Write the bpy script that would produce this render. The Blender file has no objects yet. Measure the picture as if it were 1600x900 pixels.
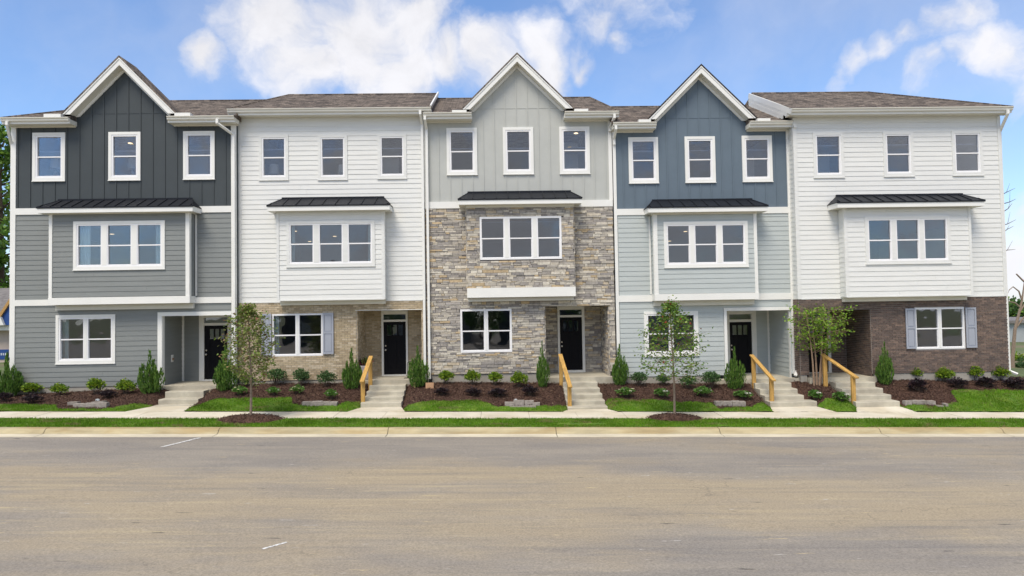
import bpy, bmesh, math, random
import numpy as np
from mathutils import Vector, Matrix, noise as mnoise
rnd = random.Random(7)
S = bpy.context.scene
C = S.collection
R = math.radians

# ------------------------------------------------------------------ camera
F = 1067.0                      # focal length in pixels of the 1600 px wide photograph
CAM = Vector((0.0, -25.0, 3.5))
YAW, PITCH, ROLL = R(1.417), R(1.831), R(-0.932)
fw = Vector((math.sin(YAW)*math.cos(PITCH), math.cos(YAW)*math.cos(PITCH), math.sin(PITCH)))
r0 = Vector((math.cos(YAW), -math.sin(YAW), 0)); u0 = r0.cross(fw)
rt = r0*math.cos(ROLL) + u0*math.sin(ROLL); up = u0*math.cos(ROLL) - r0*math.sin(ROLL)
cd = bpy.data.cameras.new('camera'); cam = bpy.data.objects.new('camera', cd); C.objects.link(cam)
cd.sensor_width = 36; cd.lens = 36*F/1600; cd.clip_start = .1; cd.clip_end = 3000
cam.matrix_world = Matrix(((rt.x, up.x, -fw.x, CAM.x), (rt.y, up.y, -fw.y, CAM.y), (rt.z, up.z, -fw.z, CAM.z), (0, 0, 0, 1)))
S.camera = cam

def ray(px, py):
    return rt*((px-800)/F) - up*((py-450)/F) + fw
def at(px, py, Y):              # the point of the plane Y=const behind a spot of the photograph -> (X, Z)
    d = ray(px, py); k = (Y-CAM.y)/d.y
    return d.x*k, CAM.z + d.z*k
def AX(px, py, Y): return at(px, py, Y)[0]
def AZ(px, py, Y): return at(px, py, Y)[1]
def solveY(X, px, py):
    d = ray(px, py); return CAM.y + d.y*X/d.x

# ------------------------------------------------------------------ light
SUN_EL, SUN_AZ = R(58), R(205)   # azimuth clockwise from +Y
EXPOSURE = 0.45
W = bpy.data.worlds.new('World'); S.world = W; W.use_nodes = True
nt = W.node_tree; nt.nodes.clear(); N = nt.nodes; L = nt.links
def nn(tree, t, **kw):
    n = tree.nodes.new(t)
    for k, v in kw.items(): setattr(n, k, v)
    return n
sky = nn(nt, 'ShaderNodeTexSky', sky_type='NISHITA', sun_disc=False, sun_elevation=SUN_EL, sun_rotation=SUN_AZ, air_density=1.0, dust_density=0.6, ozone_density=2.2)
tc = nn(nt, 'ShaderNodeTexCoord')
def vmath(op, a, b=None, s=None, tree=nt):
    n = nn(tree, 'ShaderNodeVectorMath', operation=op)
    for i, v in enumerate((a, b)):
        if v is None: continue
        if isinstance(v, bpy.types.NodeSocket): tree.links.new(v, n.inputs[i])
        else: n.inputs[i].default_value = v
    if s is not None: n.inputs['Scale'].default_value = s
    return n.outputs['Value'] if op in ('DISTANCE', 'LENGTH', 'DOT_PRODUCT') else n.outputs['Vector']
def fmath(op, a, b=0.0, tree=nt, c=None, clamp=False):
    n = nn(tree, 'ShaderNodeMath', operation=op, use_clamp=clamp)
    for i, v in enumerate((a, b, c)):
        if v is None: continue
        if isinstance(v, bpy.types.NodeSocket): tree.links.new(v, n.inputs[i])
        else: n.inputs[i].default_value = v
    return n.outputs[0]
def smooth(v, lo, hi, tree=nt, o0=0.0, o1=1.0):
    n = nn(tree, 'ShaderNodeMapRange', interpolation_type='SMOOTHSTEP')
    tree.links.new(v, n.inputs['Value'])
    n.inputs['From Min'].default_value = lo; n.inputs['From Max'].default_value = hi
    n.inputs['To Min'].default_value = o0; n.inputs['To Max'].default_value = o1
    return n.outputs['Result']
D = tc.outputs['Generated']
warp = nn(nt, 'ShaderNodeTexNoise'); warp.inputs['Scale'].default_value = 7; warp.inputs['Detail'].default_value = 7; L.new(D, warp.inputs['Vector'])
wv = vmath('SUBTRACT', warp.outputs['Color'], (.5, .5, .5)); wv = vmath('SCALE', wv, s=0.15)
DW = vmath('ADD', D, wv)
blobs = [(430,10,120),(540,30,120),(640,10,95),(480,95,75),(560,105,75),(330,78,42),(620,105,80),(700,95,60),(770,105,62),(850,110,55),(915,92,30),(470,-90,150),
         (940,15,52),(950,-60,90),(965,50,26),(1282,124,22),(1310,108,27),(1345,92,30),(1385,80,32),(1425,62,35),(1465,48,40),(1500,36,36),(1455,116,29),(1490,108,34),(1530,92,40),(1575,90,44),(1620,100,48),(1620,190,50),(1650,330,80),(1610,430,70)]
acc = None
for px, py, r in blobs:
    d = ray(px, py).normalized()
    dist = vmath('DISTANCE', DW, tuple(d))
    st_ = .62 if px > 1250 and py < 150 else (.55 if px > 1590 else (.7 if px >= 940 else 1.0))
    v = fmath('MULTIPLY', fmath('SUBTRACT', 1.0, fmath('DIVIDE', dist, r*1.25/F)), st_)
    acc = v if acc is None else fmath('MAXIMUM', acc, v)
n1 = nn(nt, 'ShaderNodeTexNoise'); n1.inputs['Scale'].default_value = 5.5; n1.inputs['Detail'].default_value = 9; n1.inputs['Roughness'].default_value = .58; L.new(DW, n1.inputs['Vector'])
n2 = nn(nt, 'ShaderNodeTexNoise'); n2.inputs['Scale'].default_value = 2.4; n2.inputs['Detail'].default_value = 8; n2.inputs['Roughness'].default_value = .55
L.new(vmath('ADD', DW, (3.1, 0, 1.7)), n2.inputs['Vector'])
nz = fmath('SUBTRACT', n1.outputs['Fac'], .5)
cl = smooth(fmath('ADD', acc, fmath('MULTIPLY', nz, 2.6)), .0, .80)
# beyond the photograph the same broken cloud goes on all round
front = vmath('DOT_PRODUCT', D, tuple(fw))
away = smooth(front, .62, .80, o0=1.0, o1=0.0)
gen = fmath('MULTIPLY', smooth(n2.outputs['Fac'], .40, .58), away)
cl = fmath('MAXIMUM', cl, gen)
wisp = fmath('MULTIPLY', smooth(n2.outputs['Fac'], .42, .75), .30)
cl = fmath('MAXIMUM', cl, wisp)
tint = nn(nt, 'ShaderNodeMix', data_type='RGBA', blend_type='MULTIPLY'); tint.inputs['Factor'].default_value = 1
L.new(sky.outputs['Color'], tint.inputs['A']); tint.inputs['B'].default_value = (0.98, 1.10, 1.27, 1)
shade = smooth(n1.outputs['Fac'], .35, .65, o0=4.9, o1=5.9)
cc = nn(nt, 'ShaderNodeCombineColor'); 
L.new(shade, cc.inputs[0]); L.new(fmath('MULTIPLY', shade, 1.0), cc.inputs[1]); L.new(fmath('MULTIPLY', shade, 1.05), cc.inputs[2])
mx = nn(nt, 'ShaderNodeMix', data_type='RGBA'); L.new(cl, mx.inputs['Factor']); L.new(tint.outputs['Result'], mx.inputs['A']); L.new(cc.outputs[0], mx.inputs['B'])
bg = nn(nt, 'ShaderNodeBackground'); bg.inputs['Strength'].default_value = 0.12; L.new(mx.outputs['Result'], bg.inputs['Color'])
wo = nn(nt, 'ShaderNodeOutputWorld'); L.new(bg.outputs[0], wo.inputs['Surface'])
sd = bpy.data.lights.new('sun', 'SUN'); sun = bpy.data.objects.new('sun', sd); C.objects.link(sun)
sd.energy = 2.6; sd.angle = R(26); sd.color = (1, .90, .76)
sv = Vector((math.sin(SUN_AZ)*math.cos(SUN_EL), math.cos(SUN_AZ)*math.cos(SUN_EL), math.sin(SUN_EL)))
sun.rotation_euler = sv.to_track_quat('Z', 'Y').to_euler(); sun.location = (0, -20, 30)
S.view_settings.view_transform = 'Standard'; S.view_settings.look = 'None'; S.view_settings.exposure = EXPOSURE; S.view_settings.gamma = 1
S.cycles.max_bounces = 8; S.cycles.transparent_max_bounces = 12
try: S.cycles.use_denoising = True
except Exception: pass

# ------------------------------------------------------------------ materials
def srgb(r, g, b):
    f = lambda c: (c/255/12.92) if c/255 <= .04045 else ((c/255+.055)/1.055)**2.4
    return (f(r), f(g), f(b), 1)
M = {}
def mat(name, col, rough=.6, var=.08, vscale=3.0, bump=0.0, bscale=60.0, attr=False, stretch=None, metallic=0, col2=None, dirt=0.0, spec=.4, coords='pos'):
    m = bpy.data.materials.new(name); m.use_nodes = True; t = m.node_tree; b = t.nodes['Principled BSDF']
    b.inputs['Roughness'].default_value = rough; b.inputs['Metallic'].default_value = metallic
    b.inputs['Specular IOR Level'].default_value = spec
    g = nn(t, 'ShaderNodeNewGeometry'); pos = g.outputs['Position']
    if stretch:
        mp = nn(t, 'ShaderNodeMapping'); mp.inputs['Scale'].default_value = stretch; t.links.new(pos, mp.inputs['Vector']); pos = mp.outputs['Vector']
    if attr:
        a = nn(t, 'ShaderNodeAttribute', attribute_name='tone'); base = a.outputs['Color']
    else:
        base = nn(t, 'ShaderNodeRGB'); base.outputs[0].default_value = col; base = base.outputs[0]
    if col2:
        no = nn(t, 'ShaderNodeTexNoise'); no.inputs['Scale'].default_value = vscale*.6; no.inputs['Detail'].default_value = 6; t.links.new(pos, no.inputs['Vector'])
        mi = nn(t, 'ShaderNodeMix', data_type='RGBA'); t.links.new(smooth(no.outputs['Fac'], .42, .62, t), mi.inputs['Factor'])
        t.links.new(base, mi.inputs['A']); mi.inputs['B'].default_value = col2; base = mi.outputs['Result']
    if var:
        no = nn(t, 'ShaderNodeTexNoise'); no.inputs['Scale'].default_value = vscale; no.inputs['Detail'].default_value = 8; no.inputs['Roughness'].default_value = .65; t.links.new(pos, no.inputs['Vector'])
        k = smooth(no.outputs['Fac'], .25, .75, t, 1-var, 1+var)
        hs = nn(t, 'ShaderNodeHueSaturation'); t.links.new(k, hs.inputs['Value']); t.links.new(base, hs.inputs['Color']); base = hs.outputs['Color']
    t.links.new(base, b.inputs['Base Color'])
    if bump:
        no = nn(t, 'ShaderNodeTexNoise'); no.inputs['Scale'].default_value = bscale; no.inputs['Detail'].default_value = 6; t.links.new(pos, no.inputs['Vector'])
        bn = nn(t, 'ShaderNodeBump'); bn.inputs['Strength'].default_value = bump; bn.inputs['Distance'].default_value = .02; t.links.new(no.outputs['Fac'], bn.inputs['Height']); t.links.new(bn.outputs['Normal'], b.inputs['Normal'])
    M[name] = m; return m
GR = (6, 1, 60)
mat('trim_white', (.78, .78, .74, 1), .45, .035, 1.5)
mat('trim_cream', (.72, .70, .62, 1), .5, .03, 1.5)
mat('vinyl', (.82, .82, .82, 1), .35, .02, 2)
mat('side_grey', (.22, .235, .228, 1), .6, .05, 1.2, .25, 30, stretch=(1, 1, 8))
mat('side_dark', (.048, .058, .062, 1), .55, .05, 1.5, .2, 40)
mat('side_white', (.715, .722, .693, 1), .6, .045, 1.0, .25, 30, stretch=(1, 1, 8))
mat('side_sage', (.45, .462, .432, 1), .55, .04, 1.5, .2, 40)
mat('side_blue', (.118, .158, .195, 1), .55, .05, 1.5, .2, 40)
mat('side_pale', (.455, .495, .485, 1), .6, .04, 1.2, .25, 30, stretch=(1, 1, 8))
def shinglemat():
    m = bpy.data.materials.new('shingle'); m.use_nodes = True; t = m.node_tree; b = t.nodes['Principled BSDF']; b.inputs['Roughness'].default_value = .95; b.inputs['Specular IOR Level'].default_value = .2
    g = nn(t, 'ShaderNodeNewGeometry'); k = nn(t, 'ShaderNodeTexBrick'); t.links.new(g.outputs['Position'], k.inputs['Vector'])
    k.inputs['Color1'].default_value = (.060, .050, .044, 1); k.inputs['Color2'].default_value = (.200, .165, .135, 1); k.inputs['Mortar'].default_value = (.035, .03, .028, 1)
    k.inputs['Scale'].default_value = 1; k.inputs['Brick Width'].default_value = .26; k.inputs['Row Height'].default_value = .13; k.inputs['Mortar Size'].default_value = .008; k.offset = .37
    no = nn(t, 'ShaderNodeTexNoise'); no.inputs['Scale'].default_value = 16; no.inputs['Detail'].default_value = 5; no.inputs['Roughness'].default_value = .7; t.links.new(g.outputs['Position'], no.inputs['Vector'])
    hs = nn(t, 'ShaderNodeHueSaturation'); t.links.new(k.outputs['Color'], hs.inputs['Color']); t.links.new(smooth(no.outputs['Fac'], .3, .7, t, .6, 1.5), hs.inputs['Value'])
    t.links.new(hs.outputs['Color'], b.inputs['Base Color'])
    bn = nn(t, 'ShaderNodeBump'); bn.inputs['Strength'].default_value = .7; bn.inputs['Distance'].default_value = .02; t.links.new(k.outputs['Fac'], bn.inputs['Height']); bn.invert = True; t.links.new(bn.outputs['Normal'], b.inputs['Normal']); M['shingle'] = m
shinglemat()
mat('metal_black', (.010, .012, .017, 1), .5, .1, 3, spec=.22)
mat('door_black', (.007, .007, .009, 1), .65, .1, 3, .1, 90, spec=.15)
mat('nickel', (.55, .5, .42, 1), .3, 0, metallic=1)
mat('concrete', (.46, .43, .345, 1), .9, .14, 2.6, .4, 60, col2=(.39, .36, .29, 1))
mat('foundation', (.34, .32, .28, 1), .9, .14, 2.5, .4, 60)
mat('walk', (.60, .555, .45, 1), .9, .10, 1.5, .3, 60, col2=(.54, .485, .37, 1))
mat('kerb', (.42, .36, .22, 1), .9, .22, 2.6, .35, 50, col2=(.35, .27, .14, 1), stretch=(.35, 1.5, 1.5))
mat('pan', (.54, .49, .37, 1), .9, .2, 2.0, .35, 50, stretch=(.4, 1, 1))
mat('joint', (.10, .085, .06, 1), .95, .1)
mat('mortar_light', (.42, .39, .33, 1), .95, .1, 6)
mat('mortar_grey', (.50, .47, .43, 1), .95, .1, 6)
mat('mortar_dark', (.10, .095, .09, 1), .95, .1, 6)
mat('brick', (.4, .3, .2, 1), .9, .16, 9, .4, 60, attr=True)
mat('stone', (.4, .3, .2, 1), .9, .22, 9, .6, 30, attr=True)
mat('shutter_blue', (.34, .365, .42, 1), .5, .04, 2)
mat('timber', (.52, .31, .085, 1), .7, .22, 5, .25, 30, stretch=(6, 1, .8), col2=(.42, .25, .07, 1))
mat('room', (.36, .39, .48, 1), .9, .05)
mat('room_floor', (.16, .11, .07, 1), .6, .05)
mat('curtain', (.72, .88, .86, 1), .9, .08, 12, stretch=(8, 1, .3))
mat('lamp_shade', (.8, .78, .72, 1), .8, .0)
mat('lampbase', (.4, .35, .3, 1), .4, .0)
mat('bark', (.26, .20, .15, 1), .95, .25, 20, .5, 60)
mat('bark_tan', (.29, .20, .135, 1), .9, .25, 12, .4, 60)
mat('bark_dark', (.10, .075, .055, 1), .95, .25, 12, .4, 60)
mat('mulch', (.062, .031, .021, 1), .95, .55, 22, 1.0, 40, col2=(.095, .052, .035, 1))
mat('chips', (.06, .03, .02, 1), .95, .3, 30, attr=True)
mat('soil_grass', (.075, .15, .012, 1), .95, .3, 6, .6, 50, col2=(.11, .18, .016, 1))
mat('far_ground', (.10, .13, .05, 1), .95, .3, .3, col2=(.17, .14, .09, 1))
mat('block', (.30, .27, .24, 1), .95, .22, 12, .8, 30)
mat('pot', (.50, .45, .47, 1), .6, .1, 6)
mat('tan_box', (.50, .30, .17, 1), .8, .12, 8)
mat('plastic_black', (.015, .015, .015, 1), .5, 0)
mat('plate_white', (.75, .74, .7, 1), .5, 0)
mat('paint', (.68, .68, .66, 1), .8, .18, 26, col2=(.36, .35, .33, 1))
mat('far_wall', (.50, .42, .37, 1), .8, .08)
mat('wrap_blue', (.02, .07, .26, 1), .6, .15, 3)
mat('wrap_print', (.6, .65, .7, 1), .6, 0)
mat('osb', (.45, .27, .10, 1), .9, .2, 15)
mat('far_metal', (.36, .39, .40, 1), .6, .05)
mat('far_roof', (.17, .16, .155, 1), .9, .3, 4)
def leafmat(name, trans=.35, rough=.5, spec=.3):
    m = bpy.data.materials.new(name); m.use_nodes = True; t = m.node_tree; b = t.nodes['Principled BSDF']
    a = nn(t, 'ShaderNodeAttribute', attribute_name='tone')
    t.links.new(a.outputs['Color'], b.inputs['Base Color']); b.inputs['Roughness'].default_value = rough; b.inputs['Specular IOR Level'].default_value = spec
    tr = nn(t, 'ShaderNodeBsdfTranslucent'); t.links.new(a.outputs['Color'], tr.inputs['Color'])
    ms = nn(t, 'ShaderNodeMixShader'); ms.inputs[0].default_value = trans; t.links.new(b.outputs[0], ms.inputs[1]); t.links.new(tr.outputs[0], ms.inputs[2])
    t.links.new(ms.outputs[0], t.nodes['Material Output'].inputs['Surface']); M[name] = m
leafmat('leaf'); leafmat('needle', .25, .6, .2); leafmat('blade', .3, .6, .2)
def glassmat():
    m = bpy.data.materials.new('glass'); m.use_nodes = True; t = m.node_tree; t.nodes.remove(t.nodes['Principled BSDF'])
    fr = nn(t, 'ShaderNodeFresnel'); fr.inputs['IOR'].default_value = 1.5
    g = nn(t, 'ShaderNodeNewGeometry'); no = nn(t, 'ShaderNodeTexNoise'); no.inputs['Scale'].default_value = 1.6; no.inputs['Detail'].default_value = 1; t.links.new(g.outputs['Position'], no.inputs['Vector'])
    bn = nn(t, 'ShaderNodeBump'); bn.inputs['Strength'].default_value = .5; bn.inputs['Distance'].default_value = .012; t.links.new(no.outputs['Fac'], bn.inputs['Height'])
    gl = nn(t, 'ShaderNodeBsdfGlossy'); gl.inputs['Roughness'].default_value = .015; gl.inputs['Color'].default_value = (.92, .95, 1, 1); t.links.new(bn.outputs['Normal'], gl.inputs['Normal'])
    tr = nn(t, 'ShaderNodeBsdfTransparent'); tr.inputs['Color'].default_value = (.88, .90, .92, 1)
    k = fmath('MULTIPLY', fr.outputs[0], 2.3, t, clamp=True)
    ms = nn(t, 'ShaderNodeMixShader'); t.links.new(k, ms.inputs[0]); t.links.new(tr.outputs[0], ms.inputs[1]); t.links.new(gl.outputs[0], ms.inputs[2])
    t.links.new(ms.outputs[0], t.nodes['Material Output'].inputs['Surface']); M['glass'] = m
glassmat()
m = bpy.data.materials.new('bulb'); m.use_nodes = True; b = m.node_tree.nodes['Principled BSDF']; b.inputs['Emission Color'].default_value = (1, .72, .38, 1); b.inputs['Emission Strength'].default_value = 1.3; M['bulb'] = m
def roadmat():
    m = bpy.data.materials.new('asphalt'); m.use_nodes = True; t = m.node_tree; b = t.nodes['Principled BSDF']; b.inputs['Roughness'].default_value = .85; b.inputs['Specular IOR Level'].default_value = .3
    g = nn(t, 'ShaderNodeNewGeometry'); P = g.outputs['Position']
    def mp(sc, off=(0, 0, 0)):
        n = nn(t, 'ShaderNodeMapping'); n.inputs['Scale'].default_value = sc; n.inputs['Location'].default_value = off; t.links.new(P, n.inputs['Vector']); return n.outputs['Vector']
    def noi(vec, s, d=6, r=.6):
        n = nn(t, 'ShaderNodeTexNoise'); n.inputs['Scale'].default_value = s; n.inputs['Detail'].default_value = d; n.inputs['Roughness'].default_value = r; t.links.new(vec, n.inputs['Vector']); return n.outputs['Fac']
    def mix(f, a, bb):
        n = nn(t, 'ShaderNodeMix', data_type='RGBA'); t.links.new(f, n.inputs['Factor'])
        for s, v in (('A', a), ('B', bb)):
            if isinstance(v, tuple): n.inputs[s].default_value = v
            else: t.links.new(v, n.inputs[s])
        return n.outputs['Result']
    sp = nn(t, 'ShaderNodeSeparateXYZ'); t.links.new(P, sp.inputs[0]); y = sp.outputs['Y']; x = sp.outputs['X']
    def mul(a, b): return fmath('MULTIPLY', a, b, t)
    big = noi(mp((.11, .33, 1)), 1.0, 5); mid = noi(mp((.35, 1.1, 1), (8, 5, 0)), 1.0, 6, .62)
    # pale clay dust dragged out of the site lies along the middle lane, thicker towards the left end
    lane = mul(smooth(y, -16.2, -13.6, t), smooth(y, -8.2, -11.2, t)); lane = mul(lane, smooth(x, 14, -2, t, .25, 1))
    base = mix(smooth(mid, .36, .66, t), (.226, .207, .184, 1), (.276, .249, .210, 1))
    base = mix(mul(smooth(fmath('ADD', big, mul(lane, .14), t), .46, .70, t), .75), base, (.350, .288, .192, 1))
    streak = noi(mp((.30, 4.6, 1), (4, 2, 0)), 1.0, 6, .68)
    base = mix(mul(smooth(streak, .50, .70, t), fmath('ADD', mul(lane, .6), .15, t)), base, (.41, .345, .225, 1))
    streak2 = noi(mp((.20, 3.0, 1), (14, 7, 0)), 1.0, 7, .66)
    base = mix(smooth(streak2, .50, .70, t, 0, .42), base, (.172, .163, .154, 1))
    tyre = noi(mp((.05, 5.5, 1), (2, 17, 0)), 1.0, 4, .55)
    base = mix(smooth(tyre, .58, .70, t, 0, .35), base, (.150, .143, .138, 1))
    spots = noi(mp((1.6, 7.5, 1), (3, 3, 0)), 1.0, 3, .5)
    base = mix(smooth(spots, .69, .76, t, 0, .7), base, (.045, .043, .042, 1))
    sp2 = noi(mp((1.3, 9.5, 1), (31, 9, 0)), 1.0, 4, .6)
    base = mix(smooth(sp2, .66, .73, t, 0, .8), base, (.50, .41, .24, 1))
    sp3 = noi(mp((2.1, 8.5, 1), (51, 19, 0)), 1.0, 3, .6)
    base = mix(smooth(sp3, .69, .74, t, 0, .8), base, (.44, .42, .39, 1))
    vo = nn(t, 'ShaderNodeTexVoronoi', feature='DISTANCE_TO_EDGE'); vo.inputs['Scale'].default_value = 1
    wn = nn(t, 'ShaderNodeTexNoise'); wn.inputs['Scale'].default_value = 1.3; wn.inputs['Detail'].default_value = 5; t.links.new(P, wn.inputs['Vector'])
    t.links.new(vmath('ADD', mp((.16, .30, 0)), vmath('SCALE', wn.outputs['Color'], s=.35, tree=t), tree=t), vo.inputs['Vector'])
    crack = mul(smooth(vo.outputs['Distance'], .006, .0015, t), smooth(big, .50, .60, t, 0, .28))
    base = mix(crack, base, (.06, .058, .058, 1))
    fine = noi(mp((1, 1, 1)), 28, 5, .8)
    hs = nn(t, 'ShaderNodeHueSaturation'); t.links.new(base, hs.inputs['Color']); t.links.new(smooth(fine, .25, .75, t, .70, 1.3), hs.inputs['Value'])
    t.links.new(hs.outputs['Color'], b.inputs['Base Color'])
    bn = nn(t, 'ShaderNodeBump'); bn.inputs['Strength'].default_value = .5; bn.inputs['Distance'].default_value = .01; t.links.new(noi(mp((1, 1, 1)), 90, 3), bn.inputs['Height']); t.links.new(bn.outputs['Normal'], b.inputs['Normal'])
    M['asphalt'] = m
roadmat()

# ------------------------------------------------------------------ mesh helpers
class MB:
    def __init__(s): s.v = []; s.f = []; s.t = []
    def poly(s, pts, faces, tone=None):
        o = len(s.v); s.v += [tuple(p) for p in pts]; s.f += [tuple(i+o for i in f) for f in faces]; s.t += [tone]*len(faces); return s
    def box(s, x0, x1, y0, y1, z0, z1, tone=None):
        if x1 < x0: x0, x1 = x1, x0
        if y1 < y0: y0, y1 = y1, y0
        if z1 < z0: z0, z1 = z1, z0
        return s.poly([(x0,y0,z0),(x1,y0,z0),(x1,y1,z0),(x0,y1,z0),(x0,y0,z1),(x1,y0,z1),(x1,y1,z1),(x0,y1,z1)],
                      [(0,3,2,1),(4,5,6,7),(0,1,5,4),(1,2,6,5),(2,3,7,6),(3,0,4,7)], tone)
    def tube(s, pts, rad, n=6, tone=None):
        pts = [Vector(p) for p in pts]; rr = rad if isinstance(rad, (list, tuple)) else [rad]*len(pts); rings = []; o = len(s.v)
        for i, p in enumerate(pts):
            d = (pts[min(i+1, len(pts)-1)] - pts[max(i-1, 0)]).normalized()
            a = d.cross(Vector((0, 0, 1)) if abs(d.z) < .9 else Vector((1, 0, 0))).normalized(); b = d.cross(a)
            for k in range(n):
                w = 2*math.pi*k/n; s.v.append(tuple(p + a*math.cos(w)*rr[i] + b*math.sin(w)*rr[i]))
        for i in range(len(pts)-1):
            for k in range(n):
                s.f.append((o+i*n+k, o+i*n+(k+1)%n, o+(i+1)*n+(k+1)%n, o+(i+1)*n+k)); s.t.append(tone)
        s.f.append(tuple(o+k for k in range(n))[::-1]); s.t.append(tone)
        s.f.append(tuple(o+(len(pts)-1)*n+k for k in range(n))); s.t.append(tone); return s
    def bar(s, p, q, w, d, side=Vector((1, 0, 0)), tone=None):     # rectangular bar from p to q, w along 'side', d across
        p = Vector(p); q = Vector(q); ax = (q-p).normalized(); a = (side - ax*side.dot(ax)).normalized(); b = ax.cross(a)
        pts = [p + a*i*w/2 + b*j*d/2 for i, j in ((-1,-1),(1,-1),(1,1),(-1,1))] + [q + a*i*w/2 + b*j*d/2 for i, j in ((-1,-1),(1,-1),(1,1),(-1,1))]
        return s.poly(pts, [(0,1,2,3)[::-1],(4,5,6,7),(0,1,5,4),(1,2,6,5),(2,3,7,6),(3,0,4,7)], tone)
    def lathe(s, c, prof, n=16, tone=None):
        o = len(s.v)
        for r, z in prof:
            for k in range(n): s.v.append((c[0]+r*math.cos(2*math.pi*k/n), c[1]+r*math.sin(2*math.pi*k/n), c[2]+z))
        for i in range(len(prof)-1):
            for k in range(n): s.f.append((o+i*n+k, o+i*n+(k+1)%n, o+(i+1)*n+(k+1)%n, o+(i+1)*n+k)); s.t.append(tone)
        s.f.append(tuple(o+k for k in range(n))[::-1]); s.t.append(tone)
        s.f.append(tuple(o+(len(prof)-1)*n+k for k in range(n))); s.t.append(tone); return s
    def prism(s, prof, y0, y1, tone=None):          # prof: list of (x,z), extruded along Y
        n = len(prof); pts = [(x, y0, z) for x, z in prof] + [(x, y1, z) for x, z in prof]
        return s.poly(pts, [tuple(range(n)), tuple(range(2*n-1, n-1, -1))] + [(i, i+n, (i+1)%n+n, (i+1)%n) for i in range(n)], tone)
    def extr_x(s, prof, x0, x1, tone=None):         # prof: list of (y,z), extruded along X
        n = len(prof); pts = [(x0, y, z) for y, z in prof] + [(x1, y, z) for y, z in prof]
        return s.poly(pts, [tuple(range(n)), tuple(range(2*n-1, n-1, -1))] + [(i, i+n, (i+1)%n+n, (i+1)%n) for i in range(n)], tone)
    def mesh(s, name, m, origin=(0, 0, 0), fix=True, smoothsh=False):
        me = bpy.data.meshes.new(name); ox, oy, oz = origin
        me.from_pydata([(x-ox, y-oy, z-oz) for x, y, z in s.v], [], s.f)
        if fix:
            bm = bmesh.new(); bm.from_mesh(me); bmesh.ops.recalc_face_normals(bm, faces=bm.faces); bm.to_mesh(me); bm.free()
        if any(t is not None for t in s.t):
            ca = me.color_attributes.new('tone', 'FLOAT_COLOR', 'CORNER'); col = []
            for p, t in zip(me.polygons, s.t): col += list((t[0], t[1], t[2], 1.0) if t is not None else (.5, .5, .5, 1))*p.loop_total
            ca.data.foreach_set('color', col)
        if smoothsh: me.polygons.foreach_set('use_smooth', [True]*len(me.polygons))
        me.materials.append(M[m]); return me
    def build(s, name, m, parent=None, fix=True, smoothsh=False, label=None):
        org = tuple(parent.matrix_world.translation) if parent is not None else (0, 0, 0)
        if parent is not None: org = ORG[parent.as_pointer()]
        o = bpy.data.objects.new(name, s.mesh(name, m, org, fix, smoothsh)); C.objects.link(o)
        if parent is not None: o.parent = parent
        ORG[o.as_pointer()] = org
        if label: o['label'] = label
        return o
ORG = {}; KEEP = []
def thing(name, label, cat, loc, group=None):
    o = bpy.data.objects.new(name, None); C.objects.link(o); o.location = loc; o.empty_display_size = .2
    o['label'] = label; o['category'] = cat
    if group: o['group'] = group
    ORG[o.as_pointer()] = tuple(loc); KEEP.append(o); return o
def struct(o): o['kind'] = 'structure'; return o

def rects(x0, x1, z0, z1, holes):
    xs = sorted({x0, x1, *[min(max(v, x0), x1) for h in holes for v in h[:2]]}); zs = sorted({z0, z1, *[min(max(v, z0), z1) for h in holes for v in h[2:]]})
    out = []
    for a, b in zip(xs, xs[1:]):
        run = None
        for c, d in zip(zs, zs[1:]):
            mx_, mz_ = (a+b)/2, (c+d)/2
            inside = any(h[0] < mx_ < h[1] and h[2] < mz_ < h[3] for h in holes)
            if inside: 
                if run: out.append((a, b, *run)); run = None
            else: run = (run[0], d) if run else (c, d)
        if run: out.append((a, b, *run))
    return out
def wallbox(mb, x0, x1, z0, z1, y0, y1, holes):
    for a, b, c, d in rects(x0, x1, z0, z1, holes):
        if b-a > 1e-4 and d-c > 1e-4: mb.box(a, b, y0, y1, c, d)

# frames: (u, z, n) -> world ; n points out of the wall
def fr_front(Y): return lambda u, z, n: (u, Y-n, z)
def fr_right(X): return lambda u, z, n: (X+n, u, z)      # wall looking to +X, u = Y
def fr_left(X): return lambda u, z, n: (X-n, u, z)       # wall looking to -X, u = Y
def fbox(mb, fr, u0, u1, z0, z1, n0, n1, tone=None):
    pts = [fr(u0,z0,n1),fr(u1,z0,n1),fr(u1,z0,n0),fr(u0,z0,n0),fr(u0,z1,n1),fr(u1,z1,n1),fr(u1,z1,n0),fr(u0,z1,n0)]
    mb.poly(pts, [(0,3,2,1),(4,5,6,7),(0,1,5,4),(1,2,6,5),(2,3,7,6),(3,0,4,7)], tone); return mb

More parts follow.
